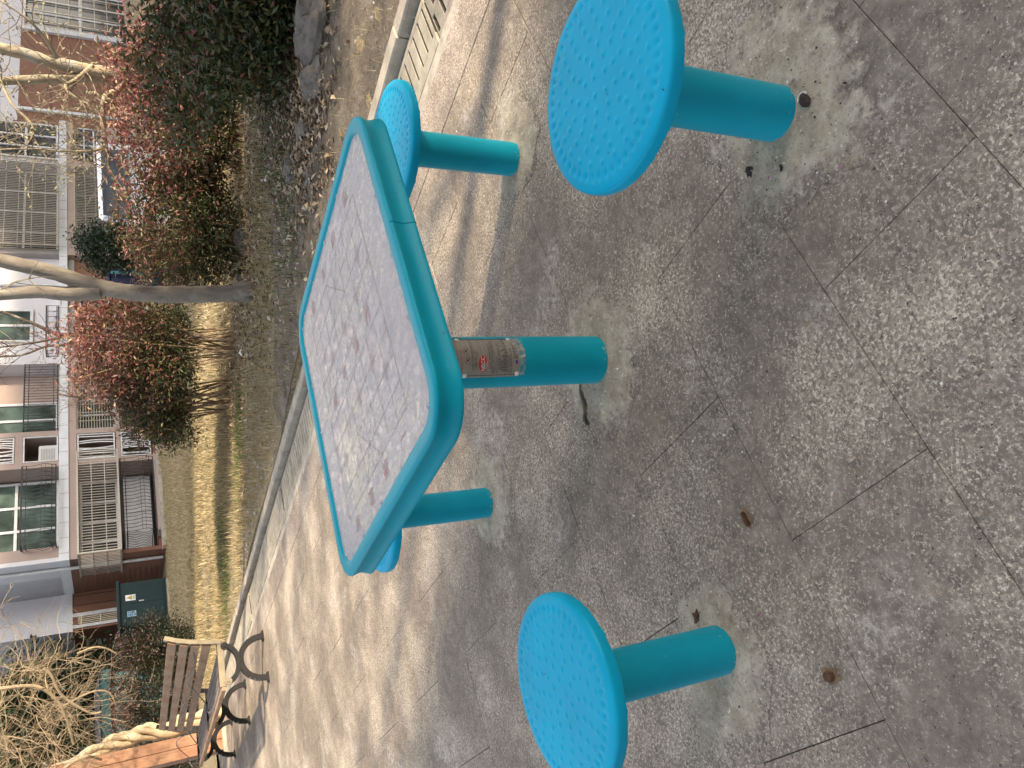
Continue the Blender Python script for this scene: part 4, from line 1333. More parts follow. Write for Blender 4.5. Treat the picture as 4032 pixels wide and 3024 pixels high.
for s_, n_, L0 in ((t3, 24, .60), (t4, 12, .5), (t5, 10, .6), (t6, 12, .5), (t7, 8, .42), (t8, 15, .5), (t2, 12, .65), (t1[26:], 9, .65)):
    for i in range(n_):
        p = s_[rng.randrange(len(s_))]
        if p.z < .9: continue
        a = rng.uniform(0, 6.28)
        twig(mb, bd, p, (math.cos(a) - .25, math.sin(a) * .8, rng.uniform(-.35, .9)), L0 * rng.uniform(.6, 1.4), .0058, 2, .22, .5, True, (1, 3))
part('twigs', mb, M_twig, mt, kind='stuff')
mb = MB(); bud_mesh(mb, bd, .95); part('buds', mb, M_bud, mt, kind='stuff')
# --- thin dark trees behind the left shrub
dk = thing('bare_tree', 'slim dark tree with fine twigs behind the tall red shrub', 'tree', (.78, 10.9, .03))
B0 = Vector((.78, 10.9, .03)); mb = MB()
limb(mb, L_((.78, 10.9, -.1), (.80, 10.9, 1.0), (.82, 10.9, 1.72), (.84, 10.9, 1.86), (.97, 10.9, 2.1), (1.1, 10.9, 2.4)), .035, .015, 7, .05)
part('trunk', mb, M_darkbark, dk, True)
mb = MB(); bd = []
l1 = limb(mb, L_((.82, 10.9, 1.7), (.74, 10.9, 2.0), (.67, 10.9, 2.45)), .018, .01, 6)
l2 = limb(mb, L_((.80, 10.9, 1.5), (.70, 10.9, 1.74), (.68, 10.9, 1.95), (.58, 10.9, 2.2), (.56, 10.9, 2.5)), .02, .010, 6)
for s_ in (l1, l2):
    for i in range(11):
        a = rng.uniform(0, 6.28); twig(mb, bd, s_[rng.randrange(3, len(s_))], (math.cos(a), math.sin(a), .8), rng.uniform(.3, .6), .006, 2, .4, .35, False)
part('twigs', mb, M_darkbark, dk, kind='stuff')
d2 = thing('bare_tree', 'thin bare sapling with a brushy top in front of the barred window', 'tree', (.05, 12.4, .03))
mb = MB(); limb(mb, [(0, 0, -.1), (0, 0, .9), (.01, 0, 1.35), (.0, 0, 1.6), (.06, 0, 1.9)], .026, .012, 7, .05)
part('trunk', mb, M_darkbark, d2, True)
mb = MB()
for i in range(22):
    a = rng.uniform(0, 6.28); twig(mb, bd, (0, 0, rng.uniform(1.3, 1.75)), (math.cos(a) * .8, math.sin(a) * .8, .7), rng.uniform(.3, .55), .005, 2, .5, .3, False)
part('twigs', mb, M_darkbark, d2, kind='stuff')
# --- trees standing in the sun's path, right of the picture, that dapple the paving
for i, (x, y, h, r_) in enumerate(((4.55, .70, 6.5, .075), (8.6, .9, 7.0, .10), (7.0, 3.3, 6.0, .09), (11.8, -.2, 7.5, .11), (12.5, 2.4, 7.0, .10))):
    tt = thing('bare_tree', 'bare tree of the row standing right of the table, beyond the picture edge', 'tree', (x, y, 0), 0, 'row of bare trees')
    mb = MB(); sp_ = limb(mb, [(0, 0, -.1), (.03, .02, h * .3), (-.02, .05, h * .55), (.1, 0, h)], r_, .02, 9, .04)
    part('trunk', mb, M_near, tt, True)
    mb = MB()
    for j in range(15):
        z = rng.uniform(.36, .95); p = sp_[int(z * (len(sp_) - 1))]
        a = rng.uniform(0, 6.28)
        twig(mb, bd, p, (math.cos(a), math.sin(a), .55), h * .30 * (1.3 - z), .030 * (1.25 - z), 2, .3, .28, False, (2, 4))
    part('branches', mb, M_near, tt, kind='stuff')

# ------------------------------------------------------------------ foliage
def leaf_cloud(centers, n_per, spread, ln, wd, tone_f, seed, droop=.25):
    """diamond leaves (two triangles each, folded along the midrib) around cluster centres"""
    g = np.random.default_rng(seed)
    c = np.repeat(np.asarray(centers, float), n_per, 0)
    n = len(c)
    p = c + g.normal(0, 1, (n, 3)) * np.asarray(spread)
    d = g.normal(0, 1, (n, 3)); d[:, 2] = d[:, 2] * .7 - droop
    d /= np.linalg.norm(d, axis=1)[:, None]
    s = np.cross(d, g.normal(0, 1, (n, 3))); s /= np.linalg.norm(s, axis=1)[:, None]
    u = np.cross(s, d)
    L = ln * g.uniform(.6, 1.35, n)[:, None]; W = wd * g.uniform(.7, 1.3, n)[:, None]
    a = p; b_ = p + d * L * .45 + s * W / 2 + u * W * .18; e = p + d * L; f = p + d * L * .45 - s * W / 2 + u * W * .18
    V = np.stack([a, b_, e, f], 1).reshape(-1, 3)
    i = np.arange(n)[:, None] * 4
    F = np.concatenate([i + np.array([[0, 1, 2]]), i + np.array([[0, 2, 3]])], 0)
    t = tone_f(p, g)
    return V, F, np.concatenate([t, t])
def ellipsoid_points(g, n, c, r, inner=.35):
    v = g.normal(0, 1, (n, 3)); v /= np.linalg.norm(v, axis=1)[:, None]
    rad = g.uniform(inner, 1, n) ** .6
    return np.asarray(c) + v * rad[:, None] * np.asarray(r)
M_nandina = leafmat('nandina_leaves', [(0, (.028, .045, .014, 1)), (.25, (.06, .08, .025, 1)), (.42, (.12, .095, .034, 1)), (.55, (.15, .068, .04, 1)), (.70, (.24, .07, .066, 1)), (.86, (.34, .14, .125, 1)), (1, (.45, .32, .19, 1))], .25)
M_dkleaf = leafmat('dark_green_leaves', [(0, (.012, .022, .010, 1)), (.6, (.03, .05, .02, 1)), (1, (.07, .085, .04, 1))], .15, .35)
M_shadedleaf = leafmat('shaded_red_leaves', [(0, (.016, .026, .010, 1)), (.35, (.035, .045, .016, 1)), (.6, (.07, .036, .024, 1)), (1, (.13, .05, .042, 1))], .15)  # red shrub leaves with the shade they stand in darkened into the ramp
M_cane = plain('shrub_cane', (.24, .17, .10, 1), .8, var=.4, scale=25)
def shrub(name, label, cat, base, blobs, tone, mat, seed, leaf=(.055, .018), stems=14, per=26, group=None, stem_h=.5, stem_r=.25, sprays=0, spread=(.075, .075, .06)):
    t = thing(name, label, cat, base, 0, group)
    g = np.random.default_rng(seed); rn = random.Random(seed)
    cs = []
    for c, r, k in blobs: cs.append(ellipsoid_points(g, k, np.asarray(c) - np.asarray(base), r))
    cs = np.concatenate(cs)
    # loose sprays that stick out of the mass
    for c, r, k in blobs:
        v_ = g.normal(0, 1, (max(4, k // 11), 3)); v_[:, 2] = np.abs(v_[:, 2]) + .2; v_ /= np.linalg.norm(v_, axis=1)[:, None]
        cs = np.concatenate([cs, np.asarray(c) - np.asarray(base) + v_ * np.asarray(r) * g.uniform(1.02, 1.24, (len(v_), 1))])
    cs = cs[cs[:, 2] > .02]
    mb = MB()
    for i in range(stems):
        a = rn.uniform(0, 6.28); rr_ = stem_r * math.sqrt(rn.random())
        tgt = cs[rn.randrange(len(cs))]
        p0 = Vector((rr_ * math.cos(a), rr_ * math.sin(a), -.03)); p2 = Vector(tgt)
        p1 = p0 * .6 + Vector((p2.x * .35, p2.y * .35, max(stem_h, p2.z * .55)))
        mb.tube(smooth([p0, p1, p2], 4), [.011 - .0008 * k for k in range(9)], 5, False)
    part('stems', mb, M_cane, t, kind='stuff')
    V, F, tn = leaf_cloud(cs, per, spread, leaf[0], leaf[1], tone, seed + 1)
    soup('foliage', V, F, tn, mat, t, 'stuff')
    return t
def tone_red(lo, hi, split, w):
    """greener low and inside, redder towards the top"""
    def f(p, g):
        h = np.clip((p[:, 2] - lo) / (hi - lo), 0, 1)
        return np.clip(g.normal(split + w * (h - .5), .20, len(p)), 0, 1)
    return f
G1 = 'nandina shrubs along the lawn'
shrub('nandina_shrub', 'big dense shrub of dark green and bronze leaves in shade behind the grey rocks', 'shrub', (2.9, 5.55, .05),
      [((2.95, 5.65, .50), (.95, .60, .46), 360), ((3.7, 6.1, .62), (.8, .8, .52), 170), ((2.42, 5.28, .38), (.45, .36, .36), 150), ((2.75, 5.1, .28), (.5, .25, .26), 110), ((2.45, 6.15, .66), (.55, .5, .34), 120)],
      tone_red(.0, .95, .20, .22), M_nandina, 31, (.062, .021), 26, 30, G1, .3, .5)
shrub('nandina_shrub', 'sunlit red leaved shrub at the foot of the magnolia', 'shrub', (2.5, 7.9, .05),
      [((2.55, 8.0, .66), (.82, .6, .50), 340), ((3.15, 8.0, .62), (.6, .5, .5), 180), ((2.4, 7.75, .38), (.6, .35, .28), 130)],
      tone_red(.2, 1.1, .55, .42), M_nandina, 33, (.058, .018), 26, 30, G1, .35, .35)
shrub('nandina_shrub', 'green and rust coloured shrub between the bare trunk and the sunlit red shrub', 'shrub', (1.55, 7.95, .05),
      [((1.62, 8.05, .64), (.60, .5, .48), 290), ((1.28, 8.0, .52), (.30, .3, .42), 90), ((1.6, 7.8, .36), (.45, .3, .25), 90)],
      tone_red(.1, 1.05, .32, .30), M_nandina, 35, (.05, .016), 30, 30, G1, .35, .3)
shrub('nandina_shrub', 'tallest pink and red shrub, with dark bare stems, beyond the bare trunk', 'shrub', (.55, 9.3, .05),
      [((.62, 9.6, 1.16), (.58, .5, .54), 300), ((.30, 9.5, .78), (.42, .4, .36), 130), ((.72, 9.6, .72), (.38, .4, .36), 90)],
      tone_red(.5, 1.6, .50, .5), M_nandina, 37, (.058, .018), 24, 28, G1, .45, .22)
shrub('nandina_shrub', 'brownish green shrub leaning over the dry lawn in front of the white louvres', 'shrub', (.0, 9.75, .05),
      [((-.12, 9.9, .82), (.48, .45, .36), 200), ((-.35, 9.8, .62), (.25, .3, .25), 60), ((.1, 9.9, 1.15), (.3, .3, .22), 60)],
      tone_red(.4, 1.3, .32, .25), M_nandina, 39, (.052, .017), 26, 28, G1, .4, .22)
# shaded shrubs and evergreens at the left, beyond the pergola
dim = lambda m: (lambda p, g: np.clip(g.normal(m, .2, len(p)), 0, 1))
shrub('red_shrub', 'red shrub with shade in its leaf colour behind the bench', 'shrub', (-5.0, 15.5, .03), [((-5.2, 15.6, .78), (.85, .6, .70), 330), ((-4.45, 15.3, .66), (.55, .5, .62), 200)], tone_red(.2, 1.5, .42, .5), M_shadedleaf, 41, (.06, .02), 14, 30, None, .3, .4)
shrub('red_shrub', 'red and green shrub darkened for shade behind the twisted vine trunk', 'shrub', (-6.2, 15.8, .03), [((-6.2, 15.9, .75), (.8, .6, .68), 320), ((-7.0, 15.8, .66), (.6, .5, .6), 160)], tone_red(.2, 1.4, .46, .4), M_shadedleaf, 43, (.06, .02), 14, 30, None, .3, .4)
for i, (x, y, rx, rz, lb) in enumerate(((-9.3, 25.6, 1.9, 2.6, 'dark evergreen tree just beyond the house corner'), (-12.0, 25, 2.4, 3.0, 'dark evergreen tree behind the turquoise shed'),
                                         (-15.2, 26.5, 2.6, 3.4, 'dark evergreen tree behind the vine twigs above the twisted trunk'), (-9.5, 31, 2.8, 4.2, 'tall dark evergreen far behind the vine twigs'), (-6.0, 33, 1.9, 3.0, 'narrow dark evergreen behind the brown outbuilding'), (-14.5, 34, 3.2, 5.0, 'broad tall evergreen at the far left edge'), (-19, 36, 3.5, 5.5, 'broad evergreen beyond the left edge of the picture'))):
    t = shrub('evergreen_tree', lb, 'tree', (x, y, 0), [((x, y, rz * .95), (rx, rx, rz), 460)], dim(.45), M_dkleaf, 50 + i, (.22, .11), 10, 30, 'evergreens beyond the pergola', .8, .3, 0, (.3, .3, .26))
    mb = MB(); limb(mb, [(0, 0, -.1), (.1, 0, rz * .5), (0, .1, rz * 1.3)], .14, .05, 9); part('trunk', mb, M_darkbark, t, True)
eg = shrub('evergreen_tree', 'round dark green bush beside the parked white van', 'tree', (2.95, 16.6, -.1), [((2.95, 16.6, 1.15), (.46, .45, .62), 200), ((2.75, 16.5, .7), (.3, .3, .4), 60)], dim(.5), M_dkleaf, 61, (.075, .035), 8, 30, None, .5, .1)

# evergreens right of the picture whose shade lies over the lawn and the big shrub
for i, (x, y, rx, rz, lb) in enumerate(((5.3, 3.75, 1.05, 1.75, 'evergreen tree beyond the right edge that shades the bare soil'), (5.1, 4.95, .6, 1.8, 'slim evergreen beyond the right edge that shades the bare trunk'))):
    shrub('evergreen_tree', lb, 'tree', (x, y, 0), [((x, y, rz * .98), (rx, rx, rz), 300)], dim(.45), M_dkleaf, 70 + i, (.12, .06), 10, 26, None, .6, .2, 0, (.16, .16, .15))

# ------------------------------------------------------------------ wisteria: twisted trunk and its tangle
wv = thing('wisteria_vine', 'pale twisted wisteria trunk beside the pergola post with hanging bare tangle', 'vine', PQ(2.95, 12.2))
B0 = PQ(2.95, 12.2)
ax = [(-4.62, 12.0, -.05), (-4.66, 12.0, .45), (-4.70, 12.0, .78), (-4.68, 12.0, 1.05), (-4.70, 12.0, 1.3), (-4.76, 12.0, 1.55), (-4.86, 12.0, 1.86), (-4.95, 12.0, 2.15), (-5.1, 12.1, 2.8), (-5.2, 12.3, 3.3)]
axs = smooth(ax, 10)
for k in range(4):
    mb = MB(); pts = []; rad = []
    for i, p in enumerate(axs):
        u = i / len(axs); a = u * 13 + k * PI / 2
        R_ = (.075 - .025 * u) * (1 + .25 * math.sin(i * .45 + k))
        pts.append(p - B0 + Vector((R_ * math.cos(a), R_ * math.sin(a), 0))); rad.append((.062 - .028 * u) * (1 + .18 * math.sin(i * .6 + k * 2)))
    mb.tube(pts, rad, 9); part('strand', mb, M_vine, wv, True, R(80))
mb = MB()
vr = random.Random(77)
def vine_twig(p, d, L, r, grav, depth):
    k = max(5, int(L / .08)); seg = L / k; pts = [Vector(p)]; d = Vector(d).normalized()
    bend = Vector((vr.gauss(0, .16), vr.gauss(0, .16), vr.gauss(0, .12)))
    for i in range(k):
        d = (d + bend + Vector((vr.gauss(0, .13), vr.gauss(0, .13), vr.gauss(0, .13) - grav))).normalized()
        pts.append(pts[-1] + d * seg)
    mb.tube([q - B0 for q in pts], [r * (1 - .5 * i / k) for i in range(k + 1)], 4, False)
    if depth:
        for c in range(vr.randint(2, 3)):
            i = vr.randint(1, k); t = (pts[i] - pts[i - 1]).normalized()
            vine_twig(pts[i], t + Vector((vr.gauss(0, .7), vr.gauss(0, .7), vr.gauss(0, .5))), L * vr.uniform(.35, .7), r * .68, grav, depth - 1)
for i in range(230):
    y = vr.uniform(9.6, 12.6); u = vr.random()
    x = -(.27 * y) - .1 - u * (.24 * y)
    z = vr.uniform(1.95, 3.2) - .15 * (1 - u)
    vine_twig((x, y, z), (vr.gauss(0, .7) + .25, vr.gauss(0, .6), vr.gauss(-.35, .4)), vr.uniform(.45, 1.05), vr.choice((.003, .0036, .0042, .0065)), .05, 2)
part('tangle', mb, M_vtwig, wv, kind='stuff')
mb = MB()
for pts, r0 in (([(-3.2, 10.4, 2.5), (-3.25, 10.4, 2.15), (-3.45, 10.4, 1.95), (-3.7, 10.4, 1.86), (-4.0, 10.4, 1.8)], .024), ([(-3.0, 10.2, 2.05), (-3.1, 10.2, 1.98), (-3.35, 10.2, 1.88), (-3.6, 10.2, 1.62), (-3.62, 10.2, 1.5)], .02),
                ([(-4.85, 11.2, 2.2), (-4.7, 11.2, 2.05), (-4.55, 11.2, 1.9), (-4.5, 11.2, 1.7), (-4.66, 11.4, 1.55)], .026), ([(-2.9, 10.2, 1.72), (-2.86, 10.2, 1.55), (-2.9, 10.2, 1.42), (-2.98, 10.2, 1.32)], .014),
                ([(-3.6, 10.6, 1.9), (-3.5, 10.6, 1.6), (-3.55, 10.6, 1.42), (-3.72, 10.6, 1.35)], .014)):
    mb.tube([q - B0 for q in smooth(pts, 8)], [r0 * (1 - .4 * i / (8 * (len(pts) - 1))) for i in range(8 * (len(pts) - 1) + 1)], 7)
part('thick_runners', mb, M_vtwig, wv, True, kind='stuff')

# ------------------------------------------------------------------ things by the far path
M_vanwhite = plain('van_paint', (.72, .73, .74, 1), .3, var=.03, coat=.5)
M_tyre = plain('tyre_rubber', (.02, .02, .02, 1), .8)
vn = thing('parked_van', 'white van parked behind the red shrubs below the barred windows', 'van', (4.75, 18.7, -.42), R(252))
side = [(-1.75, .38), (-1.78, .95), (-1.62, 1.60), (-1.45, 1.76), (.55, 1.78), (.78, 1.70), (1.25, 1.16), (1.72, 1.0), (1.82, .82), (1.82, .38)]
Mx = Matrix(((1, 0, 0, 0), (0, 0, -1, 0), (0, 1, 0, 0), (0, 0, 0, 1)))
mb = MB(); mb.prism(side, -.78, .78, Mx); part('body', mb, M_vanwhite, vn)
for s in (-1, 1):
    for poly in ([(-1.5, 1.26), (-1.45, 1.58), (-.55, 1.60), (-.55, 1.26)], [(-.42, 1.26), (-.42, 1.60), (.36, 1.60), (.36, 1.26)], [(.50, 1.26), (.50, 1.58), (.70, 1.55), (.93, 1.26)]):
        mb = MB(); mb.prism(poly, .781 * s - .004, .781 * s + .004, Mx); part('window', mb, M_glass, vn)
    mb = MB(); mb.prism([(-1.8, .92), (-1.8, 1.25), (-1.70, 1.25), (-1.70, .92)], .70 * s - .06, .70 * s + .06, Mx); part('tail_light', mb, plain('red_lens', (.35, .015, .02, 1), .3), vn)
    mb = MB(); mb.prism([(1.66, .74), (1.66, .92), (1.835, .88), (1.835, .74)], .60 * s - .12, .60 * s + .12, Mx); part('headlight', mb, M_band, vn)
    for x in (-1.15, 1.12):
        mb = MB(); mb.prism([(x + .30 * math.cos(i * .393), .30 + .30 * math.sin(i * .393)) for i in range(16)], .70 * s - .09, .70 * s + .09, Mx)
        wh = part('wheel', mb, M_tyre, vn)
        mb = MB(); mb.prism([(x + .18 * math.cos(i * .393), .30 + .18 * math.sin(i * .393)) for i in range(16)], .792 * s - .01, .792 * s + .01, Mx); part('rim', mb, M_bolt, wh)
mb = MB(); mb.add([(.83, -.66, 1.68), (.83, .66, 1.68), (1.235, .70, 1.20), (1.235, -.70, 1.20)], [(0, 1, 2, 3)])
mb.v = [(v[0] + .02, v[1], v[2] + .02) for v in mb.v]; part('windscreen', mb, M_glass, vn)
nb = thing('storage_bin', 'dark navy bin with a teal rail standing behind the bare trunk', 'bin', (2.86, 19.6, -.1), .1)
M_navy = plain('navy_plastic', (.012, .016, .06, 1), .5)
mb = MB(); mb.bbox(-.34, .26, -.25, .25, 0, 1.30, .04); part('body', mb, M_navy, nb)
mb = MB(); mb.bbox(-.36, .28, -.27, .27, 1.30, 1.38, .03); part('lid', mb, M_navy, nb)
mb = MB(); mb.tube([(-.06, -.33, .05), (-.06, -.33, 1.28)], .035, 8); part('rail', mb, plain('teal_rail', (.05, .22, .2, 1), .5), nb, True)
sh = thing('bin_shelter', 'turquoise metal shelter with a ribbed roof edge behind the darkened red shrub', 'shelter', (-7.6, 20.0, 0), .12)
M_turq = plain('turquoise_sheet', (.13, .30, .27, 1), .5, var=.1)
mb = MB(); mb.box(-1.05, 1.05, 0, 1.3, 0, 1.42)
for k in range(9): mb.box(-1.05 + k * .25, -1.0 + k * .25, -.03, 0, .05, 1.40)
part('wall', mb, M_turq, sh)
mb = MB(); mb.box(-1.15, 1.15, -.16, 1.4, 1.52, 1.72); part('roof_edge', mb, plain('dark_turquoise', (.05, .15, .145, 1), .5), sh)
mb = MB(); mb.add([(-1.2, -.2, 1.73), (1.2, -.2, 1.73), (1.2, 1.4, 1.73), (-1.2, 1.4, 1.73), (-.8, .6, 1.86), (.8, .6, 1.86)], [(0, 1, 5, 4), (1, 2, 5), (2, 3, 4, 5), (3, 0, 4)]); part('roof', mb, plain('grey_roof', (.045, .042, .045, 1), .8), sh)
mb = MB()
for x in (-1.0, .95): mb.box(x, x + .06, -.12, -.06, 0, 1.52)
part('frame_posts', mb, M_turq, sh, kind='stuff')

# ------------------------------------------------------------------ rocks, grass, litter
M_rock = concrete('rough_stone', (.165, .145, .122, 1), 16, .5, 1.0)
from mathutils import noise as mnoise
def rock(x, y, rx, ry, rz, seed, label):
    rn = random.Random(seed); mb = MB(); mb.blob((0, 0, rz * .3), 1, 1, 1, rn, 44, 26, 0)
    out = []
    for v in mb.v:
        d = Vector(v) - Vector((0, 0, rz * .3)); o3 = Vector((seed * 3.1, seed * 1.7, 0))
        f = 1 + .30 * mnoise.noise(d * 1.3 + o3) + .26 * abs(mnoise.noise(d * 2.7 + o3)) + .16 * mnoise.noise(d * 6 + o3) + .07 * mnoise.noise(d * 14 + o3)
        out.append((d.x * f * rx, d.y * f * ry, rz * .3 + d.z * f * rz))
    mb.v = out
    o = link('rock', mb.mesh('rock', M_rock, True, R(35))); o.location = (x, y, .045); o.rotation_euler = (0, 0, rn.uniform(0, 3))
    return tag(o, label, 'rock', 'rocks along the foot of the shrubs')
for i, (x, y, a, b_, c_, lb) in enumerate(((2.22, 4.70, .27, .17, .12, 'largest grey rock at the foot of the big dark shrub'), (1.93, 4.78, .18, .13, .08, 'low grey rock next to the largest rock under the shrub'),
        (1.72, 5.06, .16, .11, .07, 'flat grey rock among brown leaves, third from the largest rock'), (1.56, 5.45, .14, .10, .08, 'pale rock with a white scrap, farther from the shrub'),
        (1.42, 5.0, .12, .09, .055, 'small half buried stone near the table corner'), (1.5, 7.75, .16, .10, .10, 'sunlit stone under the rust coloured shrub'), (1.15, 7.9, .10, .08, .07, 'sunlit stone beside the bare trunk'), (1.85, 7.6, .09, .08, .06, 'small sunlit stone under the red leaved shrub'))):
    rock(x, y, a, b_, c_, i, lb)
g = np.random.default_rng(5)
def pq_arr(p, q): return p * E1.x + q * E2.x, p * E1.y + q * E2.y
def lawn_z_np(p, q):
    return .022 + .03 * np.sin(p * .9 + 1.3) * np.cos(q * .55) + .02 * np.sin(p * 2.1 + q * 1.7) + .10 * np.exp(-((p - 5.6) ** 2 + (q - 3.6) ** 2) / 3.0)
def blades(name, p, q, h, tone, w, mat, seed, lean=.55):
    g = np.random.default_rng(seed); n = len(p)
    x, y = pq_arr(p, q); z = lawn_z_np(p, q) - .004
    a = g.uniform(0, 6.283, n); l = h * np.abs(g.normal(0, lean, n)); b_ = g.uniform(0, 6.283, n)
    P0 = np.stack([x - w / 2 * np.cos(a), y - w / 2 * np.sin(a), z], 1); P1 = np.stack([x + w / 2 * np.cos(a), y + w / 2 * np.sin(a), z], 1)
    mx, my = x + l * .35 * np.cos(b_), y + l * .35 * np.sin(b_)
    P2 = np.stack([mx + w * .35 * np.cos(a), my + w * .35 * np.sin(a), z + h * .6], 1); P3 = np.stack([mx - w * .35 * np.cos(a), my - w * .35 * np.sin(a), z + h * .6], 1)
    P4 = np.stack([x + l * np.cos(b_), y + l * np.sin(b_), z + h * .95], 1)
    V = np.stack([P0, P1, P2, P3, P4], 1).reshape(-1, 3); i = np.arange(n)[:, None] * 5
    F = np.concatenate([i + np.array([[0, 1, 2]]), i + np.array([[0, 2, 3]]), i + np.array([[3, 2, 4]])])
    soup(name, V, F, np.concatenate([tone] * 3), mat, None, 'stuff')
M_straw = leafmat('dry_grass_blades', [(0, (.09, .11, .035, 1)), (.15, (.16, .14, .06, 1)), (.4, (.30, .235, .12, 1)), (.75, (.43, .35, .20, 1)), (1, (.55, .47, .30, 1))], .3, .7)
n = 90000
p = 3.39 + g.gamma(1.6, 2.0, n); q = g.uniform(.5, 15, n)
x, y = pq_arr(p, q)
patch = np.sin(p * 1.7 + 2) * np.sin(q * 1.1 + .5) + .5 * np.sin(p * 4.1 + q * 2.7)
keep = (y > 2.5) & (np.abs(x) < .6 * y + .6) & (g.random(n) < np.clip(.62 + .45 * patch, .10, 1)) & ~((p < 6.2) & (q < 4.2) & (g.random(n) < .82))
p, q, patch = p[keep], q[keep], patch[keep]
blades('dry_grass', p, q, g.uniform(.03, .11, len(p)), np.clip(g.normal(.55, .22, len(p)), 0, 1), .0032 + .0009 * np.maximum(0, q - 3), M_straw, 7)
n = 45000
p = g.uniform(5, 19, n); q = g.uniform(8.5, 22, n); x, y = pq_arr(p, q); keep = np.abs(x) < .6 * y
p, q = p[keep], q[keep]
blades('far_dry_grass', p, q, g.uniform(.03, .09, len(p)), np.clip(g.normal(.6, .2, len(p)), 0, 1), .016, M_straw, 8, .4)
# green tufts
gp = []
for cx, cy, s, k in ((-.28, 8.6, .13, 600), (-.72, 8.95, .15, 380), (-1.05, 9.25, .2, 160), (-2.3, 10.9, .3, 900), (-1.95, 10.6, .2, 400), (1.25, 5.6, .35, 380), (1.7, 6.3, .4, 300)):
    gp.append(np.stack([g.normal(cx, s * 1.5, k), g.normal(cy, s * .7, k)], 1))
gp = np.concatenate(gp); p = gp[:, 0] * E1.x + gp[:, 1] * E1.y; q = gp[:, 0] * E2.x + gp[:, 1] * E2.y
M_grass = leafmat('green_grass_blades', [(0, (.035, .07, .015, 1)), (1, (.11, .17, .04, 1))], .3, .6)
k = p > 3.4
blades('green_grass', p[k], q[k], g.uniform(.04, .11, k.sum()), g.random(k.sum()), .007, M_grass, 9)
# fallen leaves under the shrubs
def fallen(name, x, y, size, seed):
    g = np.random.default_rng(seed); n = len(x)
    p = x * E1.x + y * E1.y; q = x * E2.x + y * E2.y
    z = lawn_z_np(p, q) + g.uniform(.002, .03, n)
    c = np.stack([x, y, z], 1); a = g.uniform(0, 6.283, n)
    d = np.stack([np.cos(a), np.sin(a), g.normal(0, .3, n)], 1); s = np.stack([-np.sin(a), np.cos(a), g.normal(0, .4, n)], 1)
    L = size * g.uniform(.6, 1.3, n)[:, None]; W = L * g.uniform(.3, .55, n)[:, None]
    V = np.stack([c - d * L / 2, c + s * W / 2 + [0, 0, .006], c + d * L / 2, c - s * W / 2 + [0, 0, .008]], 1).reshape(-1, 3); i = np.arange(n)[:, None] * 4
    F = np.concatenate([i + np.array([[0, 1, 2]]), i + np.array([[0, 2, 3]])]); t = g.random(n)
    soup(name, V, F, np.concatenate([t, t]), M_litter, None, 'stuff')
xs = np.concatenate([g.normal(2.0, .4, 2200), g.normal(2.1, .55, 3600), g.normal(1.7, .8, 2600), g.normal(.9, .9, 1500), g.normal(.1, .5, 1200)])
ys = np.concatenate([g.normal(4.95, .22, 2200), g.normal(5.5, .45, 3600), g.normal(7.3, .5, 2600), g.normal(8.6, .6, 1500), g.normal(9.3, .5, 1200)])
pp_ = xs * E1.x + ys * E1.y
k = pp_ > 3.42
fallen('fallen_leaves', xs[k], ys[k], .055, 12)
# gravel and crumbs in the bare soil near the kerb
n = 5000
p = 3.4 + g.gamma(1.3, .8, n); q = g.uniform(.8, 9, n); x, y = pq_arr(p, q); z = lawn_z_np(p, q)
s = g.gamma(2, .004, n) + .002
tet = np.array([[1, 0, -.4], [-.5, .87, -.4], [-.5, -.87, -.4], [0, 0, .8]])
rot = g.uniform(0, 6.28, n); cr, sr = np.cos(rot), np.sin(rot)
T = np.stack([np.stack([cr[:, None] * tet[:, 0] - sr[:, None] * tet[:, 1], sr[:, None] * tet[:, 0] + cr[:, None] * tet[:, 1], np.broadcast_to(tet[:, 2], (n, 4))], 2)], 0)[0]
V = (np.stack([x, y, z], 1)[:, None, :] + T * s[:, None, None] * [1.3, 1, .8]).reshape(-1, 3); i = np.arange(n)[:, None] * 4
F = np.concatenate([i + np.array([t_]) for t_ in ([0, 1, 3], [1, 2, 3], [2, 0, 3])])
M_gravel = leafmat('gravel', [(0, (.10, .09, .08, 1)), (.6, (.25, .23, .20, 1)), (1, (.5, .47, .43, 1))], 0, .9)
soup('gravel', V, F, np.tile(g.random(n), 3), M_gravel, None, 'stuff')

# ------------------------------------------------------------------ small things on the paving
M_rust = plain('rusty_iron', (.10, .05, .025, 1), .8, .2, .4, 60, .4)
M_stain = concrete('rust_stain', (.20, .125, .07, 1), 40, .3, .3)
for i, (x, y, lb) in enumerate(((-.33, 1.32, 'rusty threaded bolt lying in a rust stain between stool and table post'), (-.62, 1.10, 'rusty six sided bolt head in the paving in front of a stool'))):
    t = thing('bolt_stump', lb, 'bolt', (x, y, .001), .6 + i)
    mb = MB(); mb.add([(.022 * math.cos(k_ * .45) * (1 + .3 * math.sin(k_ * 3)), .017 * math.sin(k_ * .45) * (1 + .25 * math.cos(k_ * 2)), .0006) for k_ in range(14)], [tuple(range(14))])
    part('rust_stain', mb, M_stain, t)
    mb = MB()
    if i == 0:
        for k_ in range(9): mb.tube([(-.014 + k_ * .0034, 0, .005), (-.0125 + k_ * .0034, 0, .005)], [.0058, .0046], 8)
        mb.tube([(-.016, 0, .005), (.017, 0, .005)], .0043, 8)
    else: mb.prism([(.011 * math.cos(k_ * PI / 3), .011 * math.sin(k_ * PI / 3)) for k_ in range(6)], .001, .014)
    part('thread' if i == 0 else 'head', mb, M_rust, t)
t = MB(); rn = random.Random(5); t.blob((0, 0, .004), .020, .016, .008, rn, 10, 5, .3)
o = link('soil_clod', t.mesh('soil_clod', M_rust)); o.location = (-.60, 1.495, .003); tag(o, 'crumbly brown clod against the mortar of the stool by the bolt stumps', 'soil clod')
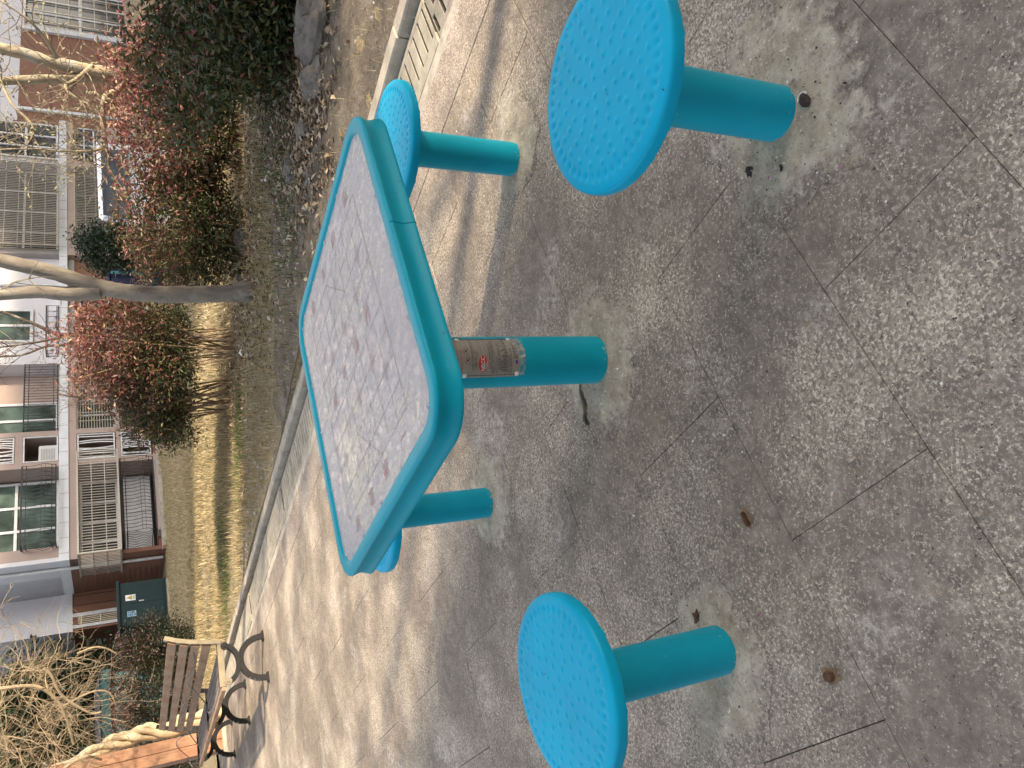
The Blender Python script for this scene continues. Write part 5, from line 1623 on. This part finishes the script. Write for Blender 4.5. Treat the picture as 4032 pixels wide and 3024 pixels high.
# dried mortar splash beside the table post
mb = MB(); rn = random.Random(15)
for w_ in range(3):
    pts = [(-.012 - .120 * i / 12 + rn.uniform(-.002, .002), 1.985 - .022 * i / 12 + .006 * math.sin(i * .8) + (w_ - 1) * .006 + rn.uniform(-.002, .002), .004 + .004 * (w_ == 1)) for i in range(13)]
    mb.tube(pts, [(.008 if w_ == 1 else .006) * (1 - .6 * abs(i - 4) / 9) * rn.uniform(.7, 1.3) for i in range(13)], 7)
o = link('mortar_ridge', mb.mesh('mortar_ridge', concrete('brown_mortar', (.16, .125, .075, 1), 30, .2, .5), True, R(30))); o['kind'] = 'stuff'
# dark nut shell, pale scraps and seeds
M_peel = plain('dark_shell', (.035, .022, .016, 1), .8, var=.4, scale=90, bump=.5)
M_pale = plain('pale_scrap', (.66, .62, .54, 1), .7)
M_pinks = plain('pink_petal', (.50, .16, .36, 1), .6)
t = thing('nut_shell', 'dark crumbly nut shell with a white rim at the foot of a stool post', 'nut shell', (.552, 1.098, .006), .5)
mb = MB(); rn = random.Random(3); mb.blob((0, 0, .008), .016, .012, .010, rn, 10, 6, .2); part('shell', mb, M_peel, t)
mb = MB(); mb.tube([(.017 * math.cos(a), .013 * math.sin(a), .012) for a in [-1.2 + .3 * i for i in range(9)]], .0022, 5); part('rim', mb, M_pale, t)
for x, y, r_, lb in ((.452, 1.262, .016, 'flat dark crumb, the larger of two, near the nut shell'), (.435, 1.172, .009, 'small round dark crumb on the mortar near the nut shell')):
    mb = MB(); mb.blob((0, 0, .003), r_, r_ * .7, .005, rn, 9, 4, .35)
    o = link('crumb', mb.mesh('crumb', M_peel)); o.location = (x, y, .004); tag(o, lb, 'crumb')
P = []; F = []; tn = []
def chip(x, y, z, L, W, a, tone):
    n = len(P); c, s = math.cos(a), math.sin(a)
    for u, v_, w in ((-1, 0, 0), (0, -1, .25), (1, 0, .1), (0, 1, .5)):
        P.append((x + (u * L * c - v_ * W * s) / 2, y + (u * L * s + v_ * W * c) / 2, z + .0015 + w * W))
    F.extend([(n, n + 1, n + 2), (n, n + 2, n + 3)]); tn.extend([tone, tone])
rn = random.Random(44)
for x, y in [(-.06, 2.29), (-.13, 2.1), (-.21, 2.19), (-.13, 2.44), (-.21, 2.63), (-.16, 1.49), (-.27, 1.67), (-.37, 2.33), (-.5, 1.85), (-.52, 1.8), (-.38, 1.75), (-.14, 1.38), (.70, 1.20)]:
    chip(x, y, .001, rn.uniform(.010, .017), rn.uniform(.006, .009), rn.uniform(0, 6), rn.uniform(.8, .95))
for i in range(420):
    y = rn.uniform(.8, 8); x = rn.uniform(-.55, .55) * y + rn.uniform(-.3, .3)
    if x * E1.x + y * E1.y > 2.85: continue
    L = rn.uniform(.003, .009); chip(x, y, .001, L, L * rn.uniform(.35, .8), rn.uniform(0, 6), rn.choice((.9, .85, .95, .6, .55, .2)))
for c_, k_ in ((STOOLS[0], 130), (POLE, 45), (STOOLS[2], 40), (STOOLS[3], 40), (STOOLS[1], 30)):
    for i in range(k_):
        a = rn.uniform(0, 6.28); r_ = rn.uniform(.066, .22); L = rn.uniform(.0025, .008)
        chip(c_.x + r_ * math.cos(a), c_.y + r_ * math.sin(a), .010 - .03 * max(0, r_ - .07) if r_ < .25 else .001, L, L * .7, rn.uniform(0, 6), rn.choice((.02, .05, .08, .9, .85, .4, .28)))
M_chips = leafmat('scraps', [(0, (.02, .014, .012, 1)), (.15, (.05, .03, .025, 1)), (.27, (.45, .14, .32, 1)), (.35, (.3, .2, .12, 1)), (.6, (.32, .24, .15, 1)), (.75, (.6, .52, .38, 1)), (1, (.72, .7, .65, 1))], 0, .8)
soup('seeds_and_scraps', np.array(P), np.array(F), tn, M_chips, None, 'stuff')
# paper scraps on the lawn
for x, y, lb in ((1.72, 6.35, 'white paper scrap on the dry grass by the red leaved shrub'), (.42, 8.05, 'small white scrap on the grass beyond the table')):
    mb = MB(); mb.add([(-.03, -.015, 0), (.0, -.02, .02), (.035, -.01, .004), (.03, .02, .015), (-.005, .022, .03), (-.03, .015, .008)], [(0, 1, 4, 5), (1, 2, 3, 4)])
    o = link('paper_scrap', mb.mesh('paper_scrap', M_white)); o.location = (x, y, .10); tag(o, lb, 'paper scrap')
